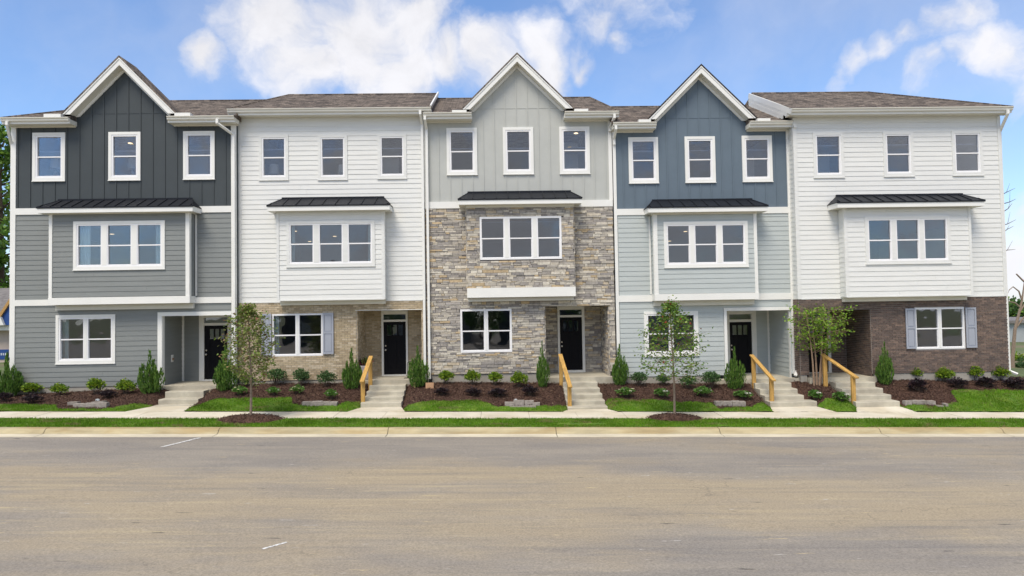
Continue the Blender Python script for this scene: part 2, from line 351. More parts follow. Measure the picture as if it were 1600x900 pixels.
EXPO = .178
def siding(root, fr, u0, u1, z0, z1, holes, m, zbase=None, jitter=True):
    zbase = z0 if zbase is None else zbase
    k = math.floor((z0-zbase)/EXPO + 1e-6)
    while zbase + k*EXPO < z1-.01:
        za, zb = max(zbase+k*EXPO, z0), min(zbase+(k+1)*EXPO, z1); c0 = zbase+k*EXPO; k += 1
        brk = sorted({u0, u1, *[min(max(v, u0), u1) for h in holes if h[3] > za+.01 and h[2] < zb-.01 for v in h[:2]]})
        segs = []
        for a, b in zip(brk, brk[1:]):
            if b-a < .01: continue
            mid = (a+b)/2; lo, hi = za, zb; gone = False
            for h in holes:
                if h[0] < mid < h[1] and h[3] > lo+.008 and h[2] < hi-.008:
                    if h[2] <= lo+.008 and h[3] >= hi-.008: gone = True
                    elif h[2] <= lo+.008: lo = h[3]
                    else: hi = h[2]
            if gone or hi-lo < .02: continue
            if segs and abs(segs[-1][1]-a) < 1e-6 and abs(segs[-1][2]-lo) < 1e-6 and abs(segs[-1][3]-hi) < 1e-6: segs[-1][1] = b
            else: segs.append([a, b, lo, hi])
        cut = []
        for a, b, lo, hi in segs:
            if b-a > 3.75:
                c_ = a+rnd.uniform(1.0, min(3.6, b-a-.8)); cut += [(a, c_-.002, lo, hi), (c_+.002, b, lo, hi)]
            else: cut.append((a, b, lo, hi))
        for a, b, lo, hi in cut:
            w = lambda z: .024 - (.013)*(z-c0)/EXPO
            j = rnd.uniform(-.0012, .0012); mb = MB(); n0 = w(lo)+j; n1 = w(hi)+j
            pts = [fr(a,lo,n0),fr(b,lo,n0),fr(b,lo,0),fr(a,lo,0),fr(a,hi,n1),fr(b,hi,n1),fr(b,hi,0),fr(a,hi,0)]
            mb.poly(pts, [(0,3,2,1),(4,5,6,7),(0,1,5,4),(1,2,6,5),(2,3,7,6),(3,0,4,7)])
            mb.build('siding_board', m, root)

def lin(c): return srgb(*c)[:3]
def pick(pal, r=None):
    r = r or rnd; c = r.choice(pal); av = [sum(q[i] for q in pal)/len(pal) for i in range(3)]; c = tuple(av[i]+(c[i]-av[i])*.78 for i in range(3)); k = r.uniform(.91, 1.09); return tuple(min(1, v*k) for v in lin(c))
TAN = [(182,166,138),(192,176,150),(172,156,128),(200,186,162),(162,146,120),(186,172,146)]
BRN = [(114,98,88),(124,106,95),(102,89,82),(130,111,99),(108,95,88),(118,102,92),(96,84,78),(90,80,76)]
STN = [(146,141,136),(161,156,149),(130,126,124),(186,179,166),(207,200,185),(170,164,154),(196,187,169),(152,147,142),(190,175,149),(190,167,130),(163,157,149),(179,172,160),(136,132,130),(212,206,191),(185,179,168),(156,151,147),(200,194,180)]

def brickwork(root, panels, pal, centre):
    """panels: (frame, u0, u1, z0, z1, holes, single) ; the 300 nearest whole bricks are parts, the rest one part"""
    BL, BH, J = .203, .0675, .010; whole = []; rest = MB()
    for fr, u0, u1, z0, z1, holes, single in panels:
        n = int(round((z1-z0)/BH)); bh = (z1-z0)/n
        for i in range(n):
            za, zb = z0+i*bh, z0+(i+1)*bh; off = (BL/2 if i % 2 else 0)
            k0 = math.floor((u0-off)/BL)
            u = k0*BL + off
            while u < u1:
                segs = [(max(u, u0), min(u+BL, u1))]
                for h in holes:
                    if h[2] < (za+zb)/2 < h[3]:
                        ns = []
                        for a, b in segs:
                            if h[0] <= a and h[1] >= b: continue
                            if h[0] > a and h[0] < b: ns.append((a, h[0]))
                            if h[1] > a and h[1] < b: ns.append((h[1], b))
                            if h[1] <= a or h[0] >= b: ns.append((a, b))
                        segs = ns
                for a, b in segs:
                    if b-a < .03: continue
                    if single and abs(b-a-BL) < 1e-4: whole.append((fr, a, b, za, zb))
                    else: fbox(rest, fr, a+J/2, b-J/2, za+J/2, zb-J/2, 0, .028+rnd.uniform(-.003, .003), pick(pal))
                u += BL
    whole.sort(key=lambda w: (Vector(w[0]((w[1]+w[2])/2, w[3], 0))-Vector(centre)).length)
    protos = []
    for _ in range(14):
        mb = MB(); mb.box(-BL/2+J/2, BL/2-J/2, -.030, 0, -BH/2+J/2, BH/2-J/2, pick(pal)); protos.append(mb.mesh('brick', 'brick'))
    org = Vector(ORG[root.as_pointer()])
    for fr, a, b, za, zb in whole[:296]:
        o = bpy.data.objects.new('brick', rnd.choice(protos)); C.objects.link(o); o.parent = root
        o.location = Vector(fr((a+b)/2, (za+zb)/2, rnd.uniform(-.003, .003))) - org
    for fr, a, b, za, zb in whole[296:]: fbox(rest, fr, a+J/2, b-J/2, za+J/2, zb-J/2, 0, .028+rnd.uniform(-.003, .003), pick(pal))
    o = rest.build('brickwork', 'brick', root, fix=True); o['kind'] = 'stuff'

def stonework(root, panels):
    allst = []
    for fr, u0, u1, z0, z1, holes, single in panels:
        z = z0
        while z < z1-.012:
            h = rnd.choice([.05, .06, .065, .075, .085, .10, .11]); h = min(h, z1-z)
            if z1-(z+h) < .04: h = z1-z
            u = u0 - rnd.uniform(0, .2)
            while u < u1:
                w = rnd.choice([.12, .18, .22, .28, .34, .42, .5])*rnd.uniform(.85, 1.15)
                a, b = max(u, u0), min(u+w, u1); u += w
                if b-a < .03: continue
                sub = [(a, b)]
                for hh in holes:
                    if hh[2] < z+h/2 < hh[3]:
                        ns = []
                        for p, q in sub:
                            if hh[0] <= p and hh[1] >= q: continue
                            if hh[0] > p and hh[0] < q: ns.append((p, hh[0]))
                            if hh[1] > p and hh[1] < q: ns.append((hh[1], q))
                            if hh[1] <= p or hh[0] >= q: ns.append((p, q))
                        sub = ns
                # trim stones against the heads and sills of openings
                for p, q in sub:
                    lo, hi = z, z+h
                    for hh in holes:
                        if hh[0] < (p+q)/2 < hh[1]:
                            if lo < hh[3] < hi: lo = hh[3]
                            if lo < hh[2] < hi: hi = hh[2]
                    if q-p < .03 or hi-lo < .015: continue
                    if h > .1 and rnd.random() < .3:     # two thin stones in one bed
                        mid = (lo+hi)/2
                        allst.append((fr, p, q, lo, mid, single)); allst.append((fr, p, q, mid, hi, single))
                    else: allst.append((fr, p, q, lo, hi, single))
            z += h
    def stone(mb, fr, a, b, z0, z1):
        t = pick(STN); n = .035+rnd.uniform(-.012, .014); g = .004; c = .006
        a, b, z0, z1 = a+g, b-g, z0+g*.6, z1-g*.6
        i = min(c, (b-a)/3, (z1-z0)/3); j = [rnd.uniform(-.004, .004) for _ in range(4)]
        pts = [fr(a,z0,0),fr(b,z0,0),fr(b,z1,0),fr(a,z1,0),fr(a+i,z0+i,n+j[0]),fr(b-i,z0+i,n+j[1]),fr(b-i,z1-i,n+j[2]),fr(a+i,z1-i,n+j[3])]
        pts2 = [fr(a,z0,n-.008),fr(b,z0,n-.008),fr(b,z1,n-.008),fr(a,z1,n-.008)]
        mb.poly(pts+pts2, [(4,5,6,7),(8,9,5,4),(9,10,6,5),(10,11,7,6),(11,8,4,7),(0,1,9,8),(1,2,10,9),(2,3,11,10),(3,0,8,11)], t)
    allst.sort(key=lambda s: (0 if s[5] else 1, -(s[2]-s[1])*(s[4]-s[3])))
    for s in allst[:296]:
        mb = MB(); stone(mb, *s[:5]); mb.build('stone', 'stone', root, fix=False)
    rest = MB()
    for s in allst[296:]: stone(rest, *s[:5])
    o = rest.build('stonework', 'stone', root, fix=False); o['kind'] = 'stuff'

# ------------------------------------------------------------------ windows and doors
def window(root, Y, x0, x1, z0, z1, n=1, trim=.0, trim_mat='trim_white', proud=.045, frame=.05, mull=.20, sill=True, head=0.0):
    """outer rectangle includes the casing; returns the hole to cut in the wall"""
    ix0, ix1, iz0, iz1 = x0+trim, x1-trim, z0+trim, z1-trim
    fb = MB(); 
    fb.box(ix0, ix1, Y-.030, Y+.06, iz0, iz0+frame); fb.box(ix0, ix1, Y-.030, Y+.06, iz1-frame, iz1)
    fb.box(ix0, ix0+frame, Y-.030, Y+.06, iz0+frame, iz1-frame); fb.box(ix1-frame, ix1, Y-.030, Y+.06, iz0+frame, iz1-frame)
    inner = ix1-ix0-2*frame; gw = (inner-(n-1)*mull)/n; us = []
    for i in range(n):
        a = ix0+frame+i*(gw+mull); us.append((a, a+gw))
        if i: fb.box(a-mull, a-mull+frame*.8, Y-.030, Y+.06, iz0+frame, iz1-frame); fb.box(a-frame*.8, a, Y-.030, Y+.06, iz0+frame, iz1-frame)
    w = fb.build('window', 'vinyl', root)
    if n > 1 and mull > .1:
        for i in range(1, n): MB().box(us[i][0]-mull+frame*.8, us[i][0]-frame*.8, Y-.036, Y+.05, iz0+frame, iz1-frame).build('mullion', trim_mat, w)
    zm = (iz0+iz1)/2 - .01
    for a, b in us:
        sb = MB(); sb.box(a, b, Y-.014, Y+.05, zm-.022, zm+.022)
        sb.box(a, a+.016, Y+.0, Y+.045, iz0+frame, zm-.022); sb.box(b-.016, b, Y+.0, Y+.045, iz0+frame, zm-.022); sb.box(a+.016, b-.016, Y+.0, Y+.045, iz0+frame, iz0+frame+.02)
        sb.build('sash', 'vinyl', w)
        MB().box(a+.002, b-.002, Y+.026, Y+.030, zm+.022, iz1-frame-.001).build('pane', 'glass', w)
        MB().box(a+.016, b-.016, Y+.034, Y+.038, iz0+frame+.02, zm-.022).build('pane', 'glass', w)
    if trim > 0:
        tb = MB(); tb.box(x0, x1, Y-proud, Y+.01, z1-trim, z1+head); tb.box(x0, x1, Y-proud, Y+.01, z0, z0+trim)
        tb.box(x0, x0+trim, Y-proud, Y+.01, z0+trim, z1-trim); tb.box(x1-trim, x1, Y-proud, Y+.01, z0+trim, z1-trim); tb.build('casing', trim_mat, w)
        MB().box(x0-.012, x1+.012, Y-proud-.015, Y, z0-.028, z0-.002).build('sill', trim_mat, w)
    return (x0+trim*.7, x1-trim*.7, z0+trim*.7, z1-trim*.7), (x0, x1, z0-.02, z1+head)

def door(root, Y, fx0, fx1, fz1, x0, x1, z0, z1, t0, t1, lz0, lz1, lx0, lx1, frame_mat='trim_white'):
    """frame outer fx0..fx1 to fz1 ; slab x0..x1,z0..z1 ; transom glass t0..t1 ; lites lz, lx"""
    f = MB(); f.box(fx0, x0, Y-.05, Y+.1, z0-.12, fz1); f.box(x1, fx1, Y-.05, Y+.1, z0-.12, fz1); f.box(x0, x1, Y-.05, Y+.1, t1, fz1); f.box(x0, x1, Y-.045, Y+.1, z1, t0)
    f.box(x0, x1, Y-.09, Y+.1, z0-.12, z0-.012)
    f.build('door_frame', frame_mat, root)
    g = MB(); g.box(x0, x1, Y+.025, Y+.03, t0, t1); g.build('transom', 'glass', root)
    d = MB(); st = .12*(x1-x0)/.91; yb = Y+.05; yf = Y-.0
    d.box(x0, lx0, yf, yb, z0, z1); d.box(lx1, x1, yf, yb, z0, z1); d.box(lx0, lx1, yf, yb, lz1, z1); 
    lw = (lx1-lx0-.10)/3
    for i in (1, 2): d.box(lx0+i*(lw+.05)-.05, lx0+i*(lw+.05), yf, yb, lz0, lz1)
    d.box(lx0, lx1, yf, yb, lz0-.13, lz0); d.box(lx0-.03, lx1+.03, yf-.03, yf, lz0-.075, lz0-.035)
    d.box(lx0, lx1, yf, yb, z0, z0+.22); cx = (lx0+lx1)/2; d.box(cx-.05, cx+.05, yf, yb, z0+.22, lz0-.13)
    dd = d.build('door', 'door_black', root)
    for a, b in ((lx0, cx-.05), (cx+.05, lx1)): MB().box(a, b, yf+.018, yb-.01, z0+.22, lz0-.13).build('panel', 'door_black', dd)
    for i in range(3):
        a = lx0+i*(lw+.05); MB().box(a, a+lw, yf+.012, yf+.018, lz0, lz1).build('pane', 'glass', dd)
    h = MB(); h.lathe((0, 0, 0), [(.03, 0), (.03, .012), (.012, .016), (.012, .045), (.028, .05), (.028, .075), (.01, .08)], 12)
    for zz, nm, prof in ((z0+.93, 'handle', [(.03, 0), (.03, .012), (.012, .016), (.012, .045), (.03, .05), (.03, .08), (.01, .085)]), (z0+1.09, 'lock', [(.032, 0), (.032, .02), (.02, .026), (.004, .027)])):
        k = MB(); k.lathe((0, 0, 0), prof, 12); k.v = [(x0+.07+vx, yf-vz, zz+vy) for vx, vy, vz in k.v]; k.build(nm, 'nickel', dd, smoothsh=False)

def downspout(root, pts, m='trim_white', w=.085, d=.065):
    mb = MB()
    for p, q in zip(pts, pts[1:]):
        p = Vector(p); q = Vector(q); e = (q-p).normalized()*.02; mb.bar(p-e, q+e, w, d)
    return mb.build('downspout', m, root)

GUT = [(0, 0), (-.055, 0), (-.075, .03), (-.078, .07), (-.115, .105), (-.118, .13), (-.105, .13), (-.1, .118), (0, .118)]
def gutter(root, x0, x1, Yf, ztop):      # Yf: fascia face; K-style profile in front
    mb = MB(); mb.extr_x([(Yf+y, ztop-.13+z) for y, z in GUT], x0, x1); return mb.build('gutter', 'trim_cream', root)

def metal_roof(root, Yw, Yf, x0, x1, zf, zb, nseam, inset=.34):
    """hipped standing-seam canopy: front edge x0..x1 at Yf/zf, top edge inset at the wall Yw/zb"""
    base = MB(); t = .02
    A = (x0, Yf, zf); B = (x1, Yf, zf); Cc = (x1, Yw, zf); Dd = (x0, Yw, zf); E = (x0+inset, Yw, zb); G = (x1-inset, Yw, zb)
    base.poly([A, B, Cc, Dd, E, G, (x0, Yf, zf-t), (x1, Yf, zf-t), (x1, Yw, zf-t), (x0, Yw, zf-t)],
              [(0,1,5,4),(1,2,5),(0,4,3),(3,4,5,2),(6,9,8,7),(0,6,7,1),(1,7,8,2),(0,3,9,6),(3,2,8,9)])
    r = base.build('canopy_roof', 'metal_black', root)
    Av, Bv, Ev, Gv = map(Vector, (A, B, E, G)); nrm = Vector((0, -(zb-zf), (Yw-Yf))).normalized()
    def top(u):   # height factor reached on the front slope above a point u in x
        return min(1, (u-x0)/inset, (x1-u)/inset)
    us = [x0+.10+(x1-x0-.2)*i/nseam for i in range(nseam+1)]
    for u in us:
        k = top(u)
        if k < .15: continue
        p = Vector((u, Yf, zf)); q = Vector((u, Yf+(Yw-Yf)*k, zf+(zb-zf)*k)); mb = MB(); mb.bar(p+nrm*.012, q+nrm*.012, .022, .034); mb.build('seam', 'metal_black', r)
    for p, q in ((Av, Ev), (Bv, Gv)): mb = MB(); mb.tube([p, q], .022, 5); mb.build('hip_cap', 'metal_black', r)
    mb = MB(); mb.box(x0+inset-.02, x1-inset+.02, Yw-.035, Yw, zb-.02, zb+.05); mb.build('flashing', 'metal_black', r)
    mb = MB(); mb.box(x0-.005, x1+.005, Yf-.012, Yf+.01, zf-.045, zf-.003); mb.build('drip_edge', 'metal_black', r)
    f = MB(); f.box(x0+.02, x1-.02, Yf+.012, Yf+.04, zf-.20, zf-.022); f.box(x0+.02, x0+.045, Yf+.04, Yw, zf-.20, zf-.022); f.box(x1-.045, x1-.02, Yf+.04, Yw, zf-.20, zf-.022)
    f.build('canopy_fascia', 'trim_white', root)
    s = MB(); s.box(x0+.045, x1-.045, Yf+.04, Yw, zf-.19, zf-.17); s.build('canopy_soffit', 'trim_cream', root)

SL = .46
def main_roof(root, Yf, ztop, x0, x1, xr0, xr1, yr=3.0, name='roof', notch=None):
    zr = ztop + SL*(yr-Yf); yb = 9.0
    mb = MB()
    if notch:      # the eave stops on both sides of the front gable
        ga, gb, yn = notch; zn = ztop+SL*(yn-Yf)
        mb.poly([(x0,Yf,ztop),(ga,Yf,ztop),(ga,yn,zn),(gb,yn,zn),(gb,Yf,ztop),(x1,Yf,ztop),(xr1,yr,zr),(xr0,yr,zr),(x0,yb,ztop),(x1,yb,ztop),
                 (x0,Yf,ztop-.04),(ga,Yf,ztop-.04),(ga,yn,ztop-.04),(gb,yn,ztop-.04),(gb,Yf,ztop-.04),(x1,Yf,ztop-.04),(x1,yb,ztop-.04),(x0,yb,ztop-.04)],
                [(0,1,2,7),(2,3,6,7),(3,4,5,6),(5,9,6),(9,8,7,6),(8,0,7),(0,10,11,1),(1,11,12,2),(2,12,13,3),(3,13,14,4),(4,14,15,5),(5,15,16,9),(9,16,17,8),(8,17,10,0),(10,17,12,11),(17,16,13,12),(16,15,14,13)])
    else:
          mb.poly([(x0,Yf,ztop),(x1,Yf,ztop),(x1,yb,ztop),(x0,yb,ztop),(xr0,yr,zr),(xr1,yr,zr),(x0,Yf,ztop-.04),(x1,Yf,ztop-.04),(x1,yb,ztop-.04),(x0,yb,ztop-.04)],
            [(0,1,5,4),(1,2,5),(2,3,4,5),(3,0,4),(6,9,8,7),(0,6,7,1),(1,7,8,2),(2,8,9,3),(3,9,6,0)])
    r = mb.build(name, 'shingle', root)
    cap = MB(); cap.tube([(xr0, yr, zr), (xr1, yr, zr)], .045, 6)
    for a, b in (((x0,Yf,ztop),(xr0,yr,zr)),((x1,Yf,ztop),(xr1,yr,zr))): cap.tube([a, b], .04, 6)
    cap.build('ridge_cap', 'shingle', r); return r

def eave(root, Yw, x0, x1, ztop, zfr, ends=(True, True), gut=True):
    """soffit, fascia, gutter and frieze of one run of eave"""
    Yf = Yw-.42; zs = ztop-.19
    f = MB(); f.box(x0, x1, Yf, Yf+.025, zs-.015, ztop-.045); f.build('fascia', 'trim_white', root)
    s = MB(); s.box(x0, x1, Yf+.025, Yw, zs, zs+.018)
    for e, x in zip(ends, (x0, x1)):
        if e: s.box(x-.013, x+.013, Yf+.002, Yw, zs-.012, ztop-.05)
    s.build('soffit', 'trim_cream', root)
    if gut: gutter(root, x0-.01, x1+.01, Yf, ztop)
    MB().box(x0+.02, x1-.02, Yw-.04, Yw, zfr, zs).build('frieze', 'trim_cream', root)

def gable(root, Yw, pk, lf, rf, zfr, ov=.36):
    """pk, lf, rf: (x,z) of the outer peak and feet in the rake plane"""
    Yr = Yw-ov; pk = Vector(pk); lf = Vector(lf); rf = Vector(rf); half = ((rf.x-lf.x)/2); cx = pk.x
    zfoot = (lf.y+rf.y)/2; k = (pk.y-zfoot)/half; th = math.sqrt(1+k*k)
    def chev(d0, d1, xl=None):       # closed chevron between perpendicular depths d0 < d1 below the outer line, cut at the foot level
        z0, z1 = pk.y-d0*th, pk.y-d1*th; h0 = (z0-zfoot)/k; h1 = (z1-zfoot)/k
        return [(cx-h0, zfoot), (cx, z0), (cx+h0, zfoot), (cx+h1, zfoot), (cx, z1), (cx-h1, zfoot)]
    sh = MB(); c = chev(-.005, .035)
    def twohalf(mb, c, y0, y1):
        mb.prism([c[0], c[1], c[4], c[5]], y0, y1); mb.prism([c[1], c[2], c[3], c[4]], y0, y1)
    mb = MB(); twohalf(mb, chev(-.03, .015), Yr-.03, Yr+1.15); r = mb.build('gable_roof', 'shingle', root)
    mb = MB(); z_ = pk.y-.03*th; h_ = (z_-zfoot)/k; mb.prism([(cx-h_, zfoot), (cx+h_, zfoot), (cx, z_)], Yw+.14, Yr+1.1); mb.build('gable_back', 'side_grey', root)
    mb = MB(); twohalf(mb, chev(.017, .06), Yr-.02, Yr+.03); mb.build('rake_trim', 'trim_white', root)
    mb = MB(); twohalf(mb, chev(.062, .205), Yr, Yr+.025); mb.build('rake_board', 'trim_white', root)
    mb = MB(); twohalf(mb, chev(.185, .205), Yr+.027, Yw); mb.build('rake_soffit', 'trim_cream', root)
    mb = MB(); twohalf(mb, chev(.21, .30), Yw-.035, Yw); mb.build('rake_frieze', 'trim_white', root)
    # board wall of the gable
    zi = pk.y-.25*th; hi = (zi-zfoot)/k
    return cx, zi, k, zfoot

def batten_wall(root, Y, x0, x1, z0, z1, holes, m, gab, first, step, seam_z):
    cx, zi, k, zfoot = gab
    w = MB(); wallbox(w, x0, x1, z0, z1, Y, Y+.12, [h[0] for h in holes])
    hh = (zi-z1)/k; w.prism([(cx-hh, z1), (cx+hh, z1), (cx, zi)], Y, Y+.12); w.build('wall', m, root)
    u = first
    while u < x1-.02:
        if u > x0+.02:
            top = max(z1, zi-abs(u-cx)*k-.05) if abs(u-cx) < hh else z1
            segs = [(z0, top)]
            for _, o in holes:
                if o[0]-.02 < u < o[1]+.02: segs = [s for a, b in segs for s in ((a, min(b, o[2])), (max(a, o[3]), b)) if s[1]-s[0] > .02]
            for a, b in segs: MB().box(u-.022, u+.022, Y-.020, Y+.002, a, b).build('batten', m, root)
        u += step
    hs = (zi-seam_z)/k - .06; MB().box(cx-hs, cx+hs, Y-.010, Y, seam_z-.008, seam_z+.008).build('seam_flashing', m, root)

def trimbox(root, name, *a, m='trim_white'): return MB().box(*a).build(name, m, root)

def porch(root, Yw, Yb, x0, x1, zt, zfl, m_kind, fr_holes, side, mats):
    pass

ROOMS = []
def rooms(root, Yw, x0, x1, levels, zbot, ztop):
    """plain rooms behind the glass: back wall, floors, ceilings"""
    yb = 7.5
    MB().box(x0+.12, x1-.12, yb, yb+.1, zbot, ztop-.4).build('room_wall', 'room', root)
    for i, z in enumerate(levels): MB().box(x0+.13, x1-.13, Yw+.14 if i else 2.6, yb, z-.3, z-.004 if i else z-.02).build('room_floor', 'room_floor', root)
    for z in levels[1:]+[levels[-1]+2.75]: MB().box(x0+.13, x1-.13, Yw+.14, yb, z-.34, z-.302).build('room_ceiling', 'room', root)

# ------------------------------------------------------------------ ground
def clampx(X): 
    return 34*math.tanh(X/34) if abs(X) > 20 else X - (X**3)/(3*34*34)*0 
def zr(X):      # the street falls gently to the right
    return -.0205*max(-26, min(26, X))
BED = [(-60,622),(20,618),(100,613),(240,606),(330,604),(430,600),(540,599.5),(640,600),(700,598),(850,598.5),(960,600),(1100,600),(1180,598),(1250,594),(1300,592),(1400,590),(1500,591),(1580,590),(1700,592)]
BEDP = [at(px, py, -.15) for px, py in BED]
def zbed(X): return float(np.interp(X, [p[0] for p in BEDP], [p[1] for p in BEDP]))
WALK0, WALK1 = -4.2, -3.0
LAND = []
def zg(X, Y):
    z = zg_raw(X, Y)
    if Y > WALK1+.001 and Y < -.05:
        for xa, xb, yb, zl, ztop_, Yf in LAND:
            if Y < yb: q = (yb-Y)/max(.01, yb-WALK1); e = .25*q; line = zl+(zr((xa+xb)/2)+.24-zl)*q
            elif Y < Yf: e = 0; line = zl+(ztop_-zl)*(Y-yb)/(Yf-yb)
            else: continue
            dx = max(xa-e-X, X-xb-e, 0)
            if dx < .9: z = min(z, line-(.035 if Y < yb else (.16 if dx < .02 else .06))+dx*.62)
    return z
def zg_raw(X, Y):
    if Y <= -5.35: return zr(X)+.15
    if Y <= WALK0: return zr(X)+.15+.06*(Y+5.35)/1.15
    if Y <= WALK1: return zr(X)+.21+.03*(Y-WALK0)/1.2
    a = zr(X)+.24; s = min(1, (Y-WALK1)/2.75); return a+(zbed(X)-a)*(s**.92)
def ground_hit(px, py, lo=-5.3, hi=-.16):
    d = ray(px, py)
    best = None
    for i in range(400):
        Y = lo+(hi-lo)*i/399; k = (Y-CAM.y)/d.y; X = d.x*k; z = CAM.z+d.z*k
        if z <= zg(X, Y): return X, Y
    return X, hi

mb = MB()      # the land, one sheet to the horizon, below everything else
mb.poly([(-900,-900,-1.4),(900,-900,-1.4),(900,900,-1.4),(-900,900,-1.4)], [(0,1,2,3)])
g = struct(mb.build('ground', 'far_ground', fix=False))
def sheet(name, m, xs, prof, off=0.0):  # prof: list of (Y, dz above street) swept along X
    v = []; f = []; n = len(prof)
    for X in xs:
        for Y, dz in prof: v.append((X, Y, zr(X)+dz+off))
    for i in range(len(xs)-1):
        for j in range(n-1): f.append((i*n+j, (i+1)*n+j, (i+1)*n+j+1, i*n+j+1))
    mb = MB(); mb.v = v; mb.f = f; mb.t = [None]*len(f); return mb
XS = [-120, -60, -26, 0, 26, 60, 120]
road = struct(sheet('road', 'asphalt', XS, [(-70, -.05), (-20, .0), (-6.0, -.004)]).build('road', 'asphalt', fix=False))
struct(sheet('verge', 'far_ground', XS, [(-1, .1), (9.0, .6), (60, .9), (300, 1)]).build('yard', 'far_ground', fix=False))
# kerb in cast lengths
kerb = thing('kerb', 'long cast concrete kerb and gutter along the street', 'kerb', (0, -5.6, 0)); kerb['kind'] = 'structure'; del kerb['category']
kj = [AX(px, 675, -5.6) for px in (69, 341, 606, 869, 1125, 1376, 1568)]
kj = [kj[0]-6.1*3, kj[0]-6.1*2, kj[0]-6.1] + kj + [kj[-1]+6.1, kj[-1]+12.2, kj[-1]+18.3]
KP = [(-6.0, -.02), (-6.0, .006), (-5.66, .022), (-5.615, .05), (-5.56, .115), (-5.52, .14), (-5.47, .152), (-5.34, .155), (-5.34, -.1)]
for a, b in zip(kj, kj[1:]):
    mb = MB(); mb.extr_x(KP[2:] + [(-5.66, -.1)], a+.010, b-.010)
    mb.v = [(x, y, z+zr(x)) for x, y, z in mb.v]; mb.build('kerb_length', 'kerb', kerb)
    mb = MB(); mb.extr_x([(-6.02, -.08), (-6.02, .004), (-5.664, .020), (-5.664, -.08)], a+.010, b-.010)
    mb.v = [(x, y, z+zr(x)) for x, y, z in mb.v]; mb.build('gutter_pan', 'pan', kerb)
    mb = MB(); mb.extr_x([(y, z-.018) for y, z in KP], b-.012, b+.012); mb.v = [(x, y, z+zr(x)) for x, y, z in mb.v]; mb.build('joint', 'joint', kerb)
    for p in (): pass
# sidewalk slabs
walk = thing('sidewalk', 'pale concrete sidewalk in slabs', 'sidewalk', (0, -3.6, 0)); walk['kind'] = 'structure'; del walk['category']
x = -26.0
while x < 27:
    w = 1.5; mb = MB(); mb.extr_x([(WALK0, -.05), (WALK0, .212), (WALK1, .242), (WALK1, -.05)], x+.005, x+w-.005)
    j = rnd.uniform(-.004, .004); mb.v = [(a, b, c+zr(a)+j) for a, b, c in mb.v]; mb.build('paving_slab', 'walk', walk); x += w

# ------------------------------------------------------------------ the houses
def Zs(Y, *pp): return sum(AZ(px, py, Y) for px, py in pp)/len(pp)
GRP = 'row of joined three storey townhouses'
BAYD = .43
def house(label, Yw, xl, xr, zb):
    cx = (xl+xr)/2
    return thing('townhouse', label, 'townhouse', (cx, Yw, zb), GRP)

def shell(root, Yw, xl, xr, zb, ztop, m):
    s = MB(); s.box(xl, xl+.12, Yw+.125, 9, zb, ztop-.03); s.box(xr-.12, xr, Yw+.125, 9, zb, ztop-.03); s.box(xl+.12, xr-.12, 8.88, 9, zb, ztop-.03); s.build('side_wall', m, root)
def foundation(root, Yw, xl, xr, ztop, hole=None):
    mb = MB()
    segs = [(xl, xr)] if not hole else [(xl, hole[0]), (hole[1], xr)]
    for a, b in segs: 
        if b > a+.02: mb.box(a+.01, b-.01, Yw-.0, Yw+.3, -.6, ztop-.002)
    mb.build('foundation', 'foundation', root)
def slab(root, x0, x1, Yf, Yb, z): return MB().box(x0, x1, Yf, Yb, -.5, z).build('porch_slab', 'concrete', root)
def lights(root, spots):
    for x, y, z in spots:
        mb = MB(); mb.lathe((x, y, z-.02), [(.085, 0), (.085, .018)], 12); mb.build('ceiling_light', 'bulb', root)

HOUSE = {}
LV = lambda zf: [zf, zf+3.02, zf+6.06]
def gwin_hole(h): return h
